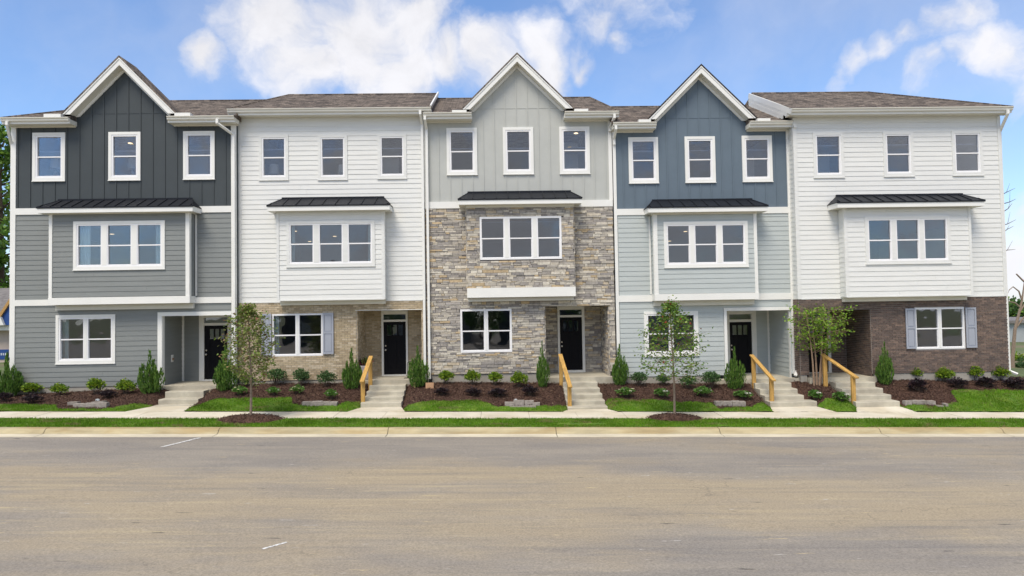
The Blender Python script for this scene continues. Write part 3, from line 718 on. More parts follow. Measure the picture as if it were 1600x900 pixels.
# ---- unit 1: charcoal and grey
def unit1():
    Yw = -.2; Yb = Yw-BAYD
    xl = AX(17.3, 400, Yw); xr = AX(369.6, 400, Yw); zb = Zs(Yw, (150, 604), (230, 602))
    R1 = house('dark charcoal gabled townhouse over grey lap siding at the end of the row', Yw, xl, xr, zb)
    ztop = Zs(Yw-.54, (50, 182.5), (330, 180.8)); zfr = Zs(Yw, (60, 199), (340, 198))
    b1 = (Zs(Yw, (35, 336), (347, 331.7)), Zs(Yw, (35, 326), (347, 322)))
    b2 = (Zs(Yw, (35, 478.5), (335, 473)), Zs(Yw, (35, 470), (335, 463)))
    floor = Zs(1.0, (330, 596))
    # recessed porch
    ox0 = AX(254, 550, Yw); ox1 = AX(360.5, 550, Yw); oz = Zs(Yw, (260, 494), (355, 492.3)); Yp = solveY(ox0, 284.5, 550)
    HOUSE[1] = (ox0, ox1, floor, Yw)
    bx0, bx1 = AX(77.8, 400, Yb), AX(296, 400, Yb); bz0 = Zs(Yb, (83, 477), (294, 473)); btop = Zs(Yb, (200, 334))
    # windows
    hol3 = []
    for a, c, b, d in ((51.6, 207.6, 102.5, 282.7), (170.2, 206.5, 220.1, 281.4), (286.9, 205.2, 335.9, 280)):
        hol3.append(window(R1, Yw, AX(a, 245, Yw), AX(b, 245, Yw), AZ((a+b)/2, d, Yw), AZ((a+b)/2, c, Yw), 1, .10, frame=.06))
    tri = window(R1, Yb, AX(115.4, 384, Yb), AX(258.2, 384, Yb), Zs(Yb, (115.6, 421.9), (257.9, 419.8)), Zs(Yb, (115.6, 346.3), (257.9, 344.4)), 3, .10, frame=.055, mull=.245)
    gw = window(R1, Yw, AX(88, 530, Yw), AX(180.8, 530, Yw), Zs(Yw, (88, 569), (180.8, 566.5)), Zs(Yw, (88, 492.5), (180.8, 491)), 2, .10, frame=.055, mull=.17)
    w = MB(); wallbox(w, xl, xr, zb, b1[0]+.02, Yw, Yw+.12, [gw[0], (ox0, ox1, zb-1, oz), (bx0+.1, bx1-.1, bz0+.3, btop-.2)]); w.build('wall', 'side_grey', R1)
    w = MB(); wallbox(w, bx0, bx1, bz0, btop, Yb, Yb+.10, [tri[0]]); w.box(bx0, bx0+.1, Yb+.1, Yw, bz0, btop); w.box(bx1-.1, bx1, Yb+.1, Yw, bz0, btop)
    w.box(bx0+.1, bx1-.1, Yb+.1, Yw, bz0, bz0+.3); w.build('bay_wall', 'side_grey', R1)
    gab = gable(R1, Yw, at(186.3, 88.6, Yw-.36), at(96, 180, Yw-.36), at(275, 176, Yw-.36), zfr)
    step = AX(282.5, 230, Yw)-AX(263.8, 230, Yw)
    batten_wall(R1, Yw, xl, xr, b1[0], ztop-.1, hol3, 'side_dark', gab, AX(46.7, 250, Yw)-step*2, .4345, Zs(Yw, (180, 177.5)))
    cw = .17
    # siding
    siding(R1, fr_front(Yw), xl+cw, xr-cw, zb, b2[0], [gw[1], (ox0-.15, xr, zb-1, oz+.13)], 'side_grey')
    siding(R1, fr_front(Yw), xl+cw, bx0, b2[1], b1[0], [], 'side_grey'); siding(R1, fr_front(Yw), bx1+.08, xr-cw, b2[1], b1[0], [], 'side_grey', zbase=b2[1])
    siding(R1, fr_front(Yb), bx0+.10, bx1-.12, bz0+.27, btop, [tri[1]], 'side_grey')
    siding(R1, fr_right(bx1), Yb+.10, Yw-.08, bz0+.27, btop, [], 'side_grey')
    # trim
    trimbox(R1, 'corner_board', xl-.01, xl+cw, Yw-.045, Yw, zb, ztop-.21); trimbox(R1, 'corner_board', xr-cw, xr+.01, Yw-.045, Yw, zb, ztop-.21)
    trimbox(R1, 'corner_board', xr, xr+.012, Yw+.002, 1.5, zb, ztop-.2, m='side_dark')
    trimbox(R1, 'belt_board', xl+cw, xr-cw, Yw-.050, Yw, *b1); 
    trimbox(R1, 'belt_board', xl+cw, bx0-.03, Yw-.050, Yw, *b2); trimbox(R1, 'belt_board', bx1+.03, xr-cw, Yw-.050, Yw, *b2)
    trimbox(R1, 'bay_corner_board', bx0-.015, bx0+.10, Yb-.04, Yb, bz0+.25, btop); trimbox(R1, 'bay_corner_board', bx1-.12, bx1+.015, Yb-.04, Yb, bz0+.25, btop)
    trimbox(R1, 'bay_corner_board', bx1+.001, bx1+.025, Yb, Yb+.10, bz0+.25, btop); trimbox(R1, 'bay_corner_board', bx1+.03, bx1+.09, Yw-.045, Yw, bz0+.25, btop)
    bb = MB(); bb.box(bx0-.02, bx1+.03, Yb-.055, Yb, bz0, bz0+.25); bb.box(bx1, bx1+.03, Yb, Yw, bz0, bz0+.25); bb.box(bx0-.02, bx0, Yb, Yw, bz0, bz0+.25); bb.build('bay_belt', 'trim_white', R1)
    trimbox(R1, 'bay_underboard', bx0+.02, bx1-.0, Yw-.14, Yw, bz0-.19, bz0-.002, m='trim_cream')
    fx0, fx1 = AX(56.5, 323, Yw-.75), AX(301.5, 321.5, Yw-.75)
    metal_roof(R1, Yw-.052, Yw-.75, fx0, fx1, Zs(Yw-.75, (60, 323.8), (300, 321)), Zs(Yw, (88, 314), (300, 311.6)), 14)
    trimbox(R1, 'bay_frieze', bx0-.03, bx1+.03, Yb-.05, Yw, btop-.0, Zs(Yw-.75, (60, 323.8), (300, 321))-.19, m='trim_cream')
    # eaves
    e0 = AX(1, 186, Yw-.5); pxl = AX(96, 185, Yw-.42); pxr = AX(275, 180, Yw-.42)
    eave(R1, Yw, e0, pxl+.28, ztop, zfr); eave(R1, Yw, pxr-.28, AX(366, 183, Yw-.45), ztop, zfr)
    trimbox(R1, 'rake_return', AX(71, 180, Yw-.4), pxl+.02, Yw-.5, Yw-.1, ztop+.01, ztop+.12); trimbox(R1, 'rake_return', pxr-.02, AX(299, 177, Yw-.4), Yw-.5, Yw-.1, ztop+.01, ztop+.12)
    main_roof(R1, Yw-.5, ztop-.01, e0, AX(366, 183, Yw-.45)+.02, e0+3.4, AX(366, 183, Yw-.45)+.02, 3.0, notch=(pxl+.27, pxr-.27, Yw+.10))
    shell(R1, Yw, xl, xr, zb, ztop, 'side_grey')
    downspout(R1, [(e0+.22, Yw-.5, ztop-.15), (e0+.22, Yw-.5, ztop-.25), (xl-.05, Yw+.1, ztop-.95), (xl-.05, Yw+.1, zb+.1)])
    xd = xr-.06; downspout(R1, [(xd-.42, Yw-.5, ztop-.14), (xd-.42, Yw-.5, ztop-.26), (xd, Yw-.085, ztop-.58), (xd, Yw-.085, zb+.02), (xd+.02, Yw-.24, zb-.12)])
    # porch
    pw = MB(); pw.box(ox0-.12, ox0, Yw+.12, Yp+.12, zb-.3, oz+.05); pw.box(ox1, ox1+.1, Yw+.12, Yp, zb-.3, oz+.05)
    dx0, dx1 = AX(319.6, 550, Yp), AX(356.4, 550, Yp); dz0, dz1 = Zs(Yp, (338, 592)), Zs(Yp, (338, 508.5)); fxl, fxr = AX(311.8, 550, Yp), min(AX(361, 550, Yp), ox1)
    t0, t1 = Zs(Yp, (338, 504.5)), Zs(Yp, (338, 496)); ft = oz+.02
    wallbox(pw, ox0, ox1, zb-.3, oz+.05, Yp, Yp+.12, [(fxl+.03, fxr-.03, zb-1, ft-.02)]); pw.build('porch_wall', 'side_grey', R1)
    trimbox(R1, 'porch_ceiling', ox0-.05, ox1+.05, Yw+.12, Yp+.1, oz+.055, oz+.1, m='trim_cream')
    siding(R1, fr_right(ox0), Yw+.12, Yp-.05, floor, oz, [], 'side_grey'); siding(R1, fr_front(Yp), ox0+.09, fxl, floor, oz, [], 'side_grey')
    trimbox(R1, 'porch_corner_board', ox0+.001, ox0+.09, Yp-.045, Yp, floor, oz); trimbox(R1, 'porch_corner_board', ox0-.0, ox0+.02, Yw+.0, Yw+.12, floor, oz)
    trimbox(R1, 'porch_casing', ox0-.155, ox0-.0, Yw-.05, Yw, zb, oz+.14); trimbox(R1, 'porch_casing', ox0, xr-cw, Yw-.05, Yw, oz, oz+.14)
    door(R1, Yp, fxl, fxr, ft, dx0, dx1, dz0, dz1, t0, t1, Zs(Yp, (338, 529.6)), Zs(Yp, (338, 513.9)), AX(327.5, 520, Yp), AX(350.7, 520, Yp))
    slab(R1, ox0-.1, xr+.0, Yw-.28, Yp+.1, floor); foundation(R1, Yw, xl, xr, zb, (ox0-.1, xr))
    rooms(R1, Yw, xl, xr, LV(floor), zb, ztop)
    pl = MB(); y_ = solveY(ox0+.04, 269, 560); pz = AZ(269, 560, y_); pl.box(ox0+.03, ox0+.055, y_-.07, y_+.07, pz-.13, pz+.13); pb = pl.build('outlet_cover', 'plate_white', R1)
    MB().box(ox0+.055, ox0+.09, y_-.03, y_+.05, pz-.07, pz+.02).build('tap', 'bark_tan', pb)
    return R1, floor
def shutters(root, Yw, spans, z0, z1):
    for a, b in spans:
        m = MB(); st = .055; zm = z0+(z1-z0)*.52
        m.box(a, a+st, Yw-.07, Yw-.035, z0, z1); m.box(b-st, b, Yw-.07, Yw-.035, z0, z1)
        for p, q in ((z0, z0+.07), (zm-.035, zm+.035), (z1-.07, z1)): m.box(a+st, b-st, Yw-.07, Yw-.035, p, q)
        s = m.build('shutter', 'shutter_blue', root)
        for p, q in ((z0+.07, zm-.035), (zm+.035, z1-.07)):
            k = MB(); k.box(a+st, b-st, Yw-.045, Yw-.035, p, q); k.box(a+st+.025, b-st-.025, Yw-.058, Yw-.045, p+.025, q-.025); k.build('panel', 'shutter_blue', s)
# ---- units 2 and 5: white siding over brick
def unit_white(no):
    if no == 2:
        Yw = 0.0; Yb = Yw-BAYD; xl = AX(373, 400, Yw); xr = AX(664, 400, Yw); zb = Zs(Yw, (520, 593), (460, 594))
        lab = 'white townhouse with tan brick ground floor and a blue shuttered window'
        ztop = Zs(Yw-.54, (380, 169.4), (650, 167.2)); zfr = Zs(Yw, (400, 185), (640, 182.5)); zbr = Zs(Yw, (373, 473.6), (660, 469))
        W3 = [(405, 210.8, 451, 281.3), (497, 211, 543, 280.8), (590, 209.3, 635.3, 278.9)]; wy = 245
        bx0, bx1 = AX(433, 400, Yb), AX(600, 400, Yb); bz0 = Zs(Yb, (436, 470), (600, 467.3))
        T = (448, 586, (448, 417.5), (585, 415), (448, 346), (585, 343.8)); mull = .25
        G = (425.4, 504.8, (425.6, 557.3), (504.6, 555.3), (425.6, 491), (504.6, 489.2)); SH = [(409.6, 425.0), (505.4, 521.9)]; shz = (554.6, 488.9)
        ox0 = AX(557.9, 540, Yw); ox1 = AX(660, 540, Yw); oz = Zs(Yw, (560, 485.3), (658, 484)); Yp = solveY(ox0, 570, 540); mirror = False
        fr_ = (596.7, 637.8); sl = (599.9, 634.7); dz = (584.4, 502.7); tz = (499.5, 491.2); lz = (523.8, 507.3); lx = (605, 629.3)
        MR = (416.5, 609.5, (420, 320.6), (605, 319), (440, 311.5), (600, 308.6), 9); eL, eR = AX(355, 172, Yw-.5), AX(673, 171, Yw-.5)
        pal, mort, floor = TAN, 'mortar_light', Zs(1.2, (617, 588)); e_in = (1.0, 0.0)
    else:
        Yw = -.45; Yb = Yw-BAYD; xl = AX(1244, 350, Yw); xr = AX(1569.5, 400, Yw); zb = Zs(Yw, (1400, 582.5), (1570, 580.7))
        lab = 'white townhouse with dark brown brick ground floor ending the row'
        ztop = Zs(Yw-.54, (1240, 168.5), (1560, 166.4)); zfr = Zs(Yw, (1245, 186), (1555, 178.5)); zbr = Zs(Yw, (1244, 468.5), (1572, 461.6))
        W3 = [(1270, 206.9, 1318, 277.4), (1379.6, 205.8, 1427, 275.6), (1486.8, 204.2, 1535, 274)]; wy = 240
        bx0, bx1 = AX(1321, 400, Yb), AX(1517.6, 400, Yb); bz0 = Zs(Yb, (1322, 464.5), (1518, 461))
        T = (1351.5, 1484.6, (1352, 413.2), (1484, 410), (1352, 338.8), (1484, 336)); mull = .235
        G = (1429.5, 1507, (1430, 546.5), (1506, 543.6), (1430, 481.4), (1506, 479.6)); SH = [(1413.8, 1429.0), (1507.5, 1523.6)]; shz = (544.6, 480.4)
        ox0 = AX(1262, 530, Yw); ox1 = AX(1361, 520, Yw); oz = Zs(Yw, (1280, 485), (1355, 483.4)); Yp = solveY(ox1, 1322.9, 550); mirror = True
        fr_ = (1254.5, 1296.8); sl = (1258.5, 1292.4); dz = (581, 500.5); tz = (497, 489); lz = (520, 505); lx = (1263.5, 1287.5)
        MR = (1308, 1539.5, (1310, 317.3), (1538, 311), (1308, 306.8), (1500, 304.2), 13); eL, eR = AX(1236.5, 172, Yw-.5), AX(1583, 171, Yw-.5)
        pal, mort, floor = BRN, 'mortar_grey', Zs(1.0, (1310, 583)); e_in = (0.0, 3.0)
    Rr = house(lab, Yw, xl, xr, zb); HOUSE[no] = (ox0, ox1, floor, Yw)
    btop = Zs(Yb, ((T[0]+T[1])/2, 331 if no == 2 else 323))
    hol = [window(Rr, Yw, AX(a, wy, Yw), AX(b, wy, Yw), AZ((a+b)/2, d, Yw), AZ((a+b)/2, c, Yw), 1, .105, 'side_white', frame=.05) for a, c, b, d in W3]
    tri = window(Rr, Yb, AX(T[0], 380, Yb), AX(T[1], 380, Yb), Zs(Yb, T[2], T[3]), Zs(Yb, T[4], T[5]), 3, .10, 'side_white', frame=.05, mull=mull)
    gw = window(Rr, Yw, AX(G[0], 522, Yw), AX(G[1], 522, Yw), Zs(Yw, G[2], G[3]), Zs(Yw, G[4], G[5]), 2, 0, frame=.06, mull=.14)
    w = MB(); wallbox(w, xl, xr, zbr, ztop-.1, Yw, Yw+.12, [h[0] for h in hol]+[(bx0+.1, bx1-.1, bz0+.3, btop-.2)]); w.build('wall', 'side_white', Rr)
    w = MB(); wallbox(w, xl, xr, zb, zbr, Yw, Yw+.12, [gw[0], (ox0, ox1, zb-1, oz)]); w.build('brick_backing', mort, Rr)
    w = MB(); wallbox(w, bx0, bx1, bz0, btop, Yb, Yb+.10, [tri[0]]); w.box(bx0, bx0+.1, Yb+.1, Yw, bz0, btop); w.box(bx1-.1, bx1, Yb+.1, Yw, bz0, btop)
    w.box(bx0+.1, bx1-.1, Yb+.1, Yw, bz0, bz0+.3); w.build('bay_wall', 'side_white', Rr)
    cw = .10
    siding(Rr, fr_front(Yw), xl+cw, xr-cw, zbr+.02, zfr, [h[1] for h in hol]+[(bx0-.005, bx1+.005, bz0-.25, btop+.3)], 'side_white')
    siding(Rr, fr_front(Yb), bx0+.08, bx1-.08, bz0+.02, btop, [tri[1]], 'side_white')
    if no == 2: siding(Rr, fr_right(bx1), Yb+.07, Yw-.03, bz0+.02, btop, [], 'side_white')
    else:
        siding(Rr, fr_left(bx0), Yb+.07, Yw-.03, bz0+.02, btop, [], 'side_white'); siding(Rr, fr_left(xl), Yw+.1, .6, zbr, zfr+.2, [], 'side_white')
    trimbox(Rr, 'corner_board', xl-.01, xl+cw, Yw-.042, Yw, zbr, ztop-.21, m='side_white'); trimbox(Rr, 'corner_board', xr-cw, xr+.01, Yw-.042, Yw, zbr, ztop-.21, m='side_white')
    for a, b in ((bx0-.012, bx0+.08), (bx1-.08, bx1+.012)): trimbox(Rr, 'bay_corner_board', a, b, Yb-.04, Yb, bz0, btop, m='side_white')
    if no == 5: trimbox(Rr, 'corner_board', xl-.036, xl-.011, Yw-.042, Yw+.1, zbr, ztop-.21, m='side_white'); trimbox(Rr, 'bay_corner_board', bx0-.035, bx0-.013, Yb-.04, Yb+.07, bz0, btop, m='side_white')
    else: trimbox(Rr, 'bay_corner_board', bx1+.013, bx1+.035, Yb-.04, Yb+.07, bz0, btop, m='side_white')
    trimbox(Rr, 'starter_board', xl+cw, xr-cw, Yw-.048, Yw, zbr-.012, zbr+.018, m='side_white')
    trimbox(Rr, 'bay_starter_board', bx0-.01, bx1+.01, Yb-.046, Yw, bz0-.015, bz0+.018, m='side_white')
    trimbox(Rr, 'bay_underboard', bx0+.02, bx1-.02, Yw-.16, Yw, bz0-.165, bz0-.016, m='trim_cream')
    zmf, zmb = Zs(Yw-.75, MR[2], MR[3]), Zs(Yw, MR[4], MR[5])
    metal_roof(Rr, Yw-.032, Yw-.75, AX(MR[0], MR[2][1], Yw-.75), AX(MR[1], MR[3][1], Yw-.75), zmf, zmb, MR[6])
    trimbox(Rr, 'bay_frieze', bx0-.03, bx1+.03, Yb-.045, Yw, btop, zmf-.19, m='side_white')
    eave(Rr, Yw, eL, eR, ztop, zfr); rxl = eL-.05; rxr = eR-.02 if no == 2 else eR
    r = main_roof(Rr, Yw-.5, ztop-.01, eL, eR, eL+e_in[0]+.12, eR-e_in[1]-.02, 3.0)
    zrid = ztop-.01+SL*3.0+SL*(.5-Yw)
    if no == 2:      # white rake trim closing the roof against its neighbour
        mb = MB(); mb.bar((eR+.0, -.5, ztop+.015), (eR+.0, 3.0, ztop+SL*3.5+.015), .05, .13); mb.build('rake_trim', 'trim_white', Rr)
    else:
        mb = MB(); mb.bar((eL-.01, Yw-.5, ztop-.10), (eL-.01, 3.0, zrid-.10), .05, .20); mb.build('rake_trim', 'trim_white', Rr)
        for i in range(3):
            mb = MB(); o = .26+.16*i; Y0 = Yw-.5+(o-.12)/SL; mb.bar((eL-.018-.004*i, Y0, ztop-o+SL*(Y0-Yw+.5)), (eL-.018-.004*i, 3.0, zrid-o), .03, .165); mb.build('cheek_board', 'side_white', Rr)
        mb = MB(); mb.poly([(xl, Yw+.1, ztop-.1), (xl, 3.0, ztop-.1), (xl, 3.0, zrid-.1), (xl+.1, Yw+.1, ztop-.1), (xl+.1, 3.0, ztop-.1), (xl+.1, 3.0, zrid-.1)], [(0,1,2),(3,5,4),(0,3,4,1),(1,4,5,2),(2,5,3,0)]); mb.build('cheek_wall', 'side_white', Rr)
    shell(Rr, Yw, xl, xr, zb, ztop, 'side_white')
    if no == 2:
        xd = xr-.06; downspout(Rr, [(xd, Yw-.5, ztop-.14), (xd, Yw-.5, ztop-.24), (xd+.02, Yw-.08, ztop-.5), (xd+.02, Yw-.08, zb+.3), (xd+.02, Yw-.08, zb-.1)])
    else:
        downspout(Rr, [(eR-.2, Yw-.5, ztop-.14), (eR-.2, Yw-.5, ztop-.25), (xr+.05, Yw+.06, ztop-.78), (xr+.05, Yw+.06, zb), (xr+.22, Yw-.1, zb-.1)])
    # ground floor brick
    shutters(Rr, Yw-.03, [(AX(a, 522, Yw), AX(b, 522, Yw)) for a, b in SH], Zs(Yw, (G[0], shz[0])), Zs(Yw, (G[1], shz[1])))
    fx0, fx1 = AX(fr_[0], 540, Yp), AX(fr_[1], 540, Yp); dx0, dx1 = AX(sl[0], 540, Yp), AX(sl[1], 540, Yp); cxp = (sl[0]+sl[1])/2
    ft = oz-.01
    panels = [(fr_front(Yw), xl, xr, zb, zbr-.012, [gw[1], (ox0, ox1, zb-1, oz)], True),
              (fr_front(Yp), ox0+.028, ox1-.028, floor, oz, [(fx0, fx1, floor-1, ft)], False),
              (fr_right(ox0), Yw+.002, Yp-.028, floor, oz, [], False), (fr_left(ox1), Yw+.002, Yp-.028, floor, oz, [], False)]
    if no == 5: panels.append((fr_left(xl), Yw+.002, .4, zb, zbr, [], False))
    if no == 2: ox1b = ox1
    brickwork(Rr, panels, pal, (0, Yw, (zb+zbr)/2))
    pw = MB(); pw.box(ox0-.1, ox0, Yw+.12, Yp+.12, zb-.3, oz+.08); pw.box(ox1, ox1+.1, Yw+.12, Yp+.12, zb-.3, oz+.08)
    wallbox(pw, ox0, ox1, zb-.3, oz+.08, Yp, Yp+.12, [(fx0+.02, fx1-.02, zb-1, ft-.03)]); pw.build('porch_wall', mort, Rr)
    trimbox(Rr, 'porch_ceiling', ox0-.05, ox1+.05, Yw+.12, Yp+.1, oz+.003, oz+.06, m='trim_cream')
    trimbox(Rr, 'lintel', ox0-.05, ox1+(.0 if no == 2 else .05), Yw-.034, Yw+.12, oz, oz+.02, m='trim_white' if no == 2 else 'mortar_dark')
    door(Rr, Yp-.03, fx0, fx1, ft, dx0, dx1, Zs(Yp, (cxp, dz[0])), Zs(Yp, (cxp, dz[1])), Zs(Yp, (cxp, tz[0])), min(Zs(Yp, (cxp, tz[1])), ft-.06), Zs(Yp, (cxp, lz[0])), Zs(Yp, (cxp, lz[1])), AX(lx[0], 515, Yp), AX(lx[1], 515, Yp))
    slab(Rr, ox0-.05, ox1+.05, Yw-.20, Yp+.1, floor); foundation(Rr, Yw, xl, xr, zb, (ox0-.05, ox1+.05))
    if no == 5: pass
    rooms(Rr, Yw, xl, xr, LV(floor), zb, ztop)
    return Rr, floor
# ---- unit 3: sage boards over ledge stone
def unit3():
    Yw = .05; Yb = Yw-BAYD; xl = AX(665.2, 400, Yw); xr = AX(958.8, 400, Yw); zb = Zs(Yw, (700, 584.5), (830, 583))
    R3 = house('tall gabled townhouse of pale sage boards over grey and tan ledge stone', Yw, xl, xr, zb)
    ztop = Zs(Yw-.54, (690, 175.5), (950, 172.8)); zfr = Zs(Yw, (690, 192.5), (930, 190))
    b1 = (Zs(Yw, (690, 327), (940, 322)), Zs(Yw, (690, 316.5), (940, 312)))
    floor = Zs(1.5, (893, 583)); ox0 = AX(851.3, 530, Yw); ox1 = AX(952, 500, Yw); oz = Zs(Yw, (853, 479), (945, 477)); Yp = solveY(ox1, 939.9, 500)
    HOUSE[3] = (ox0, ox1, floor, Yw)
    bx0, bx1 = AX(730, 400, Yb), AX(896.8, 400, Yb); bz0 = Zs(Yb, (732, 466), (898, 462)); btop = Zs(Yb, (813, 324)); bb1 = Zs(Yb, (732, 450.5), (898, 448))
    hol = [window(R3, Yw, AX(a, 236, Yw), AX(b, 236, Yw), AZ((a+b)/2, d, Yw), AZ((a+b)/2, c, Yw), 1, .10, frame=.06) for a, c, b, d in ((698, 200.2, 745.6, 273), (786, 199.2, 833.6, 272), (874.2, 198.2, 921.4, 271.2))]
    tri = window(R3, Yb, AX(749.8, 371, Yb), AX(877.4, 371, Yb), Zs(Yb, (750, 406.3), (877, 404.4)), Zs(Yb, (750, 339), (877, 337.6)), 3, 0, frame=.07, mull=.235)
    gw = window(R3, Yw, AX(719.4, 516, Yw), AX(799.8, 516, Yw), Zs(Yw, (719.4, 551.5), (799, 549.5)), Zs(Yw, (719.4, 483.8), (799, 482)), 2, 0, frame=.07, mull=.15)
    w = MB(); wallbox(w, xl, xr, zb, b1[0], Yw, Yw+.12, [gw[0], (ox0, ox1, zb-1, oz), (bx0+.1, bx1-.1, bz0+.3, btop-.2)]); w.build('stone_backing', 'mortar_dark', R3)
    w = MB(); wallbox(w, bx0, bx1, bz0, btop, Yb, Yb+.10, [tri[0]]); w.box(bx0, bx0+.1, Yb+.1, Yw, bz0, btop); w.box(bx1-.1, bx1, Yb+.1, Yw, bz0, btop)
    w.box(bx0+.1, bx1-.1, Yb+.1, Yw, bz0, bz0+.3); w.build('bay_wall', 'mortar_dark', R3)
    gab = gable(R3, Yw, at(807.8, 83.8, Yw-.36), at(722, 171.5, Yw-.36), at(896.5, 168.5, Yw-.36), zfr)
    batten_wall(R3, Yw, xl, xr, b1[1], ztop-.1, hol, 'side_sage', gab, AX(685.5, 250, Yw), .4105, Zs(Yw, (806, 169.5)))
    fx0, fx1 = AX(871.5, 540, Yp), AX(913.7, 540, Yp); dx0, dx1 = AX(875, 540, Yp), AX(909.6, 540, Yp)
    ft = oz+.0
    stonework(R3, [(fr_front(Yw), xl, xr, zb, b1[0], [gw[1], (ox0, ox1, zb-1, oz), (bx0+.02, bx1-.02, bz0-.06, btop+.4)], True),
                   (fr_front(Yb), bx0, bx1, bb1, btop, [tri[1]], True), (fr_right(bx1), Yb, Yw-.03, bb1, btop, [], False), (fr_left(bx0), Yb, Yw-.03, bb1, btop, [], False),
                   (fr_front(Yp), ox0+.03, ox1-.03, floor, oz, [(fx0, fx1, floor-1, ft)], False), (fr_left(ox1), Yw, Yp-.03, floor, oz, [], False), (fr_right(ox0), Yw, Yp-.03, floor, oz, [], False)])
    cw = .12
    trimbox(R3, 'corner_board', xl-.01, xl+cw, Yw-.045, Yw, b1[1], ztop-.21); trimbox(R3, 'corner_board', xr-cw, xr+.01, Yw-.045, Yw, b1[1], ztop-.21)
    trimbox(R3, 'belt_board', xl, xr, Yw-.060, Yw, *b1)
    bb = MB(); bb.box(bx0-.0, bx1+.03, Yb-.07, Yb, bz0, bb1); bb.box(bx1, bx1+.03, Yb, Yw, bz0, bb1); bb.box(bx0-.02, bx0, Yb, Yw, bz0, bb1); bb.build('bay_belt', 'trim_white', R3)
    trimbox(R3, 'bay_underboard', bx0+.01, bx1-.01, Yw-.25, Yw, bz0-.14, bz0-.002, m='trim_cream')
    zmf = Zs(Yw-.75, (716, 310.6), (908, 309))
    metal_roof(R3, Yw-.062, Yw-.75, AX(715.5, 310, Yw-.75), AX(909.5, 309, Yw-.75), zmf, Zs(Yw, (730, 302), (894, 300)), 10)
    trimbox(R3, 'bay_frieze', bx0-.03, bx1+.03, Yb-.05, Yw, btop-.0, zmf-.19, m='trim_cream')
    e0, e1 = AX(661, 178, Yw-.5), AX(967, 174, Yw-.5); pxl = AX(722, 175, Yw-.42); pxr = AX(897, 172, Yw-.42)
    eave(R3, Yw, e0, pxl+.34, ztop, zfr); eave(R3, Yw, pxr-.34, e1, ztop, zfr)
    trimbox(R3, 'rake_return', AX(706.5, 174, Yw-.4), AX(729, 173, Yw-.4), Yw-.5, Yw-.1, ztop+.0, ztop+.09); trimbox(R3, 'rake_return', AX(897, 170, Yw-.4), AX(918.5, 171, Yw-.4), Yw-.5, Yw-.1, ztop+.0, ztop+.09)
    main_roof(R3, Yw-.5, ztop-.01, e0, e1, e0+.1, e1-.55, 3.0, notch=(pxl+.33, pxr-.33, Yw+.10)); shell(R3, Yw, xl, xr, zb, ztop, 'mortar_dark')
    x = xl+.08; downspout(R3, [(x, Yw-.5, ztop-.14), (x, Yw-.5, ztop-.24), (x+.02, Yw-.12, ztop-.5), (x+.02, Yw-.12, zb-.18)])
    x = xr-.05; downspout(R3, [(x+.1, Yw-.5, ztop-.14), (x+.1, Yw-.5, ztop-.24), (x-.02, Yw-.1, ztop-.5), (x-.02, Yw-.1, ztop-.62)])
    pw = MB(); pw.box(ox0-.1, ox0, Yw+.12, Yp+.12, zb-.3, oz+.08); pw.box(ox1, ox1+.1, Yw+.12, Yp+.12, zb-.3, oz+.08)
    wallbox(pw, ox0, ox1, zb-.3, oz+.08, Yp, Yp+.12, [(fx0+.02, fx1-.02, zb-1, ft-.03)]); pw.build('porch_wall', 'mortar_dark', R3)
    trimbox(R3, 'porch_ceiling', ox0-.05, ox1+.05, Yw+.12, Yp+.1, oz+.003, oz+.06, m='trim_cream')
    door(R3, Yp-.03, fx0, fx1, ft, dx0, dx1, Zs(Yp, (892, 577.6)), Zs(Yp, (892, 495.6)), Zs(Yp, (892, 492.3)), min(Zs(Yp, (892, 484)), ft-.05), Zs(Yp, (892, 517)), Zs(Yp, (892, 501)), AX(880, 510, Yp), AX(903, 510, Yp))
    slab(R3, ox0-.08, xr, Yw-.22, Yp+.1, floor); foundation(R3, Yw, xl, xr, zb, (ox0-.08, xr))
    rooms(R3, Yw, xl, xr, LV(floor), zb, ztop)
    return R3, floor
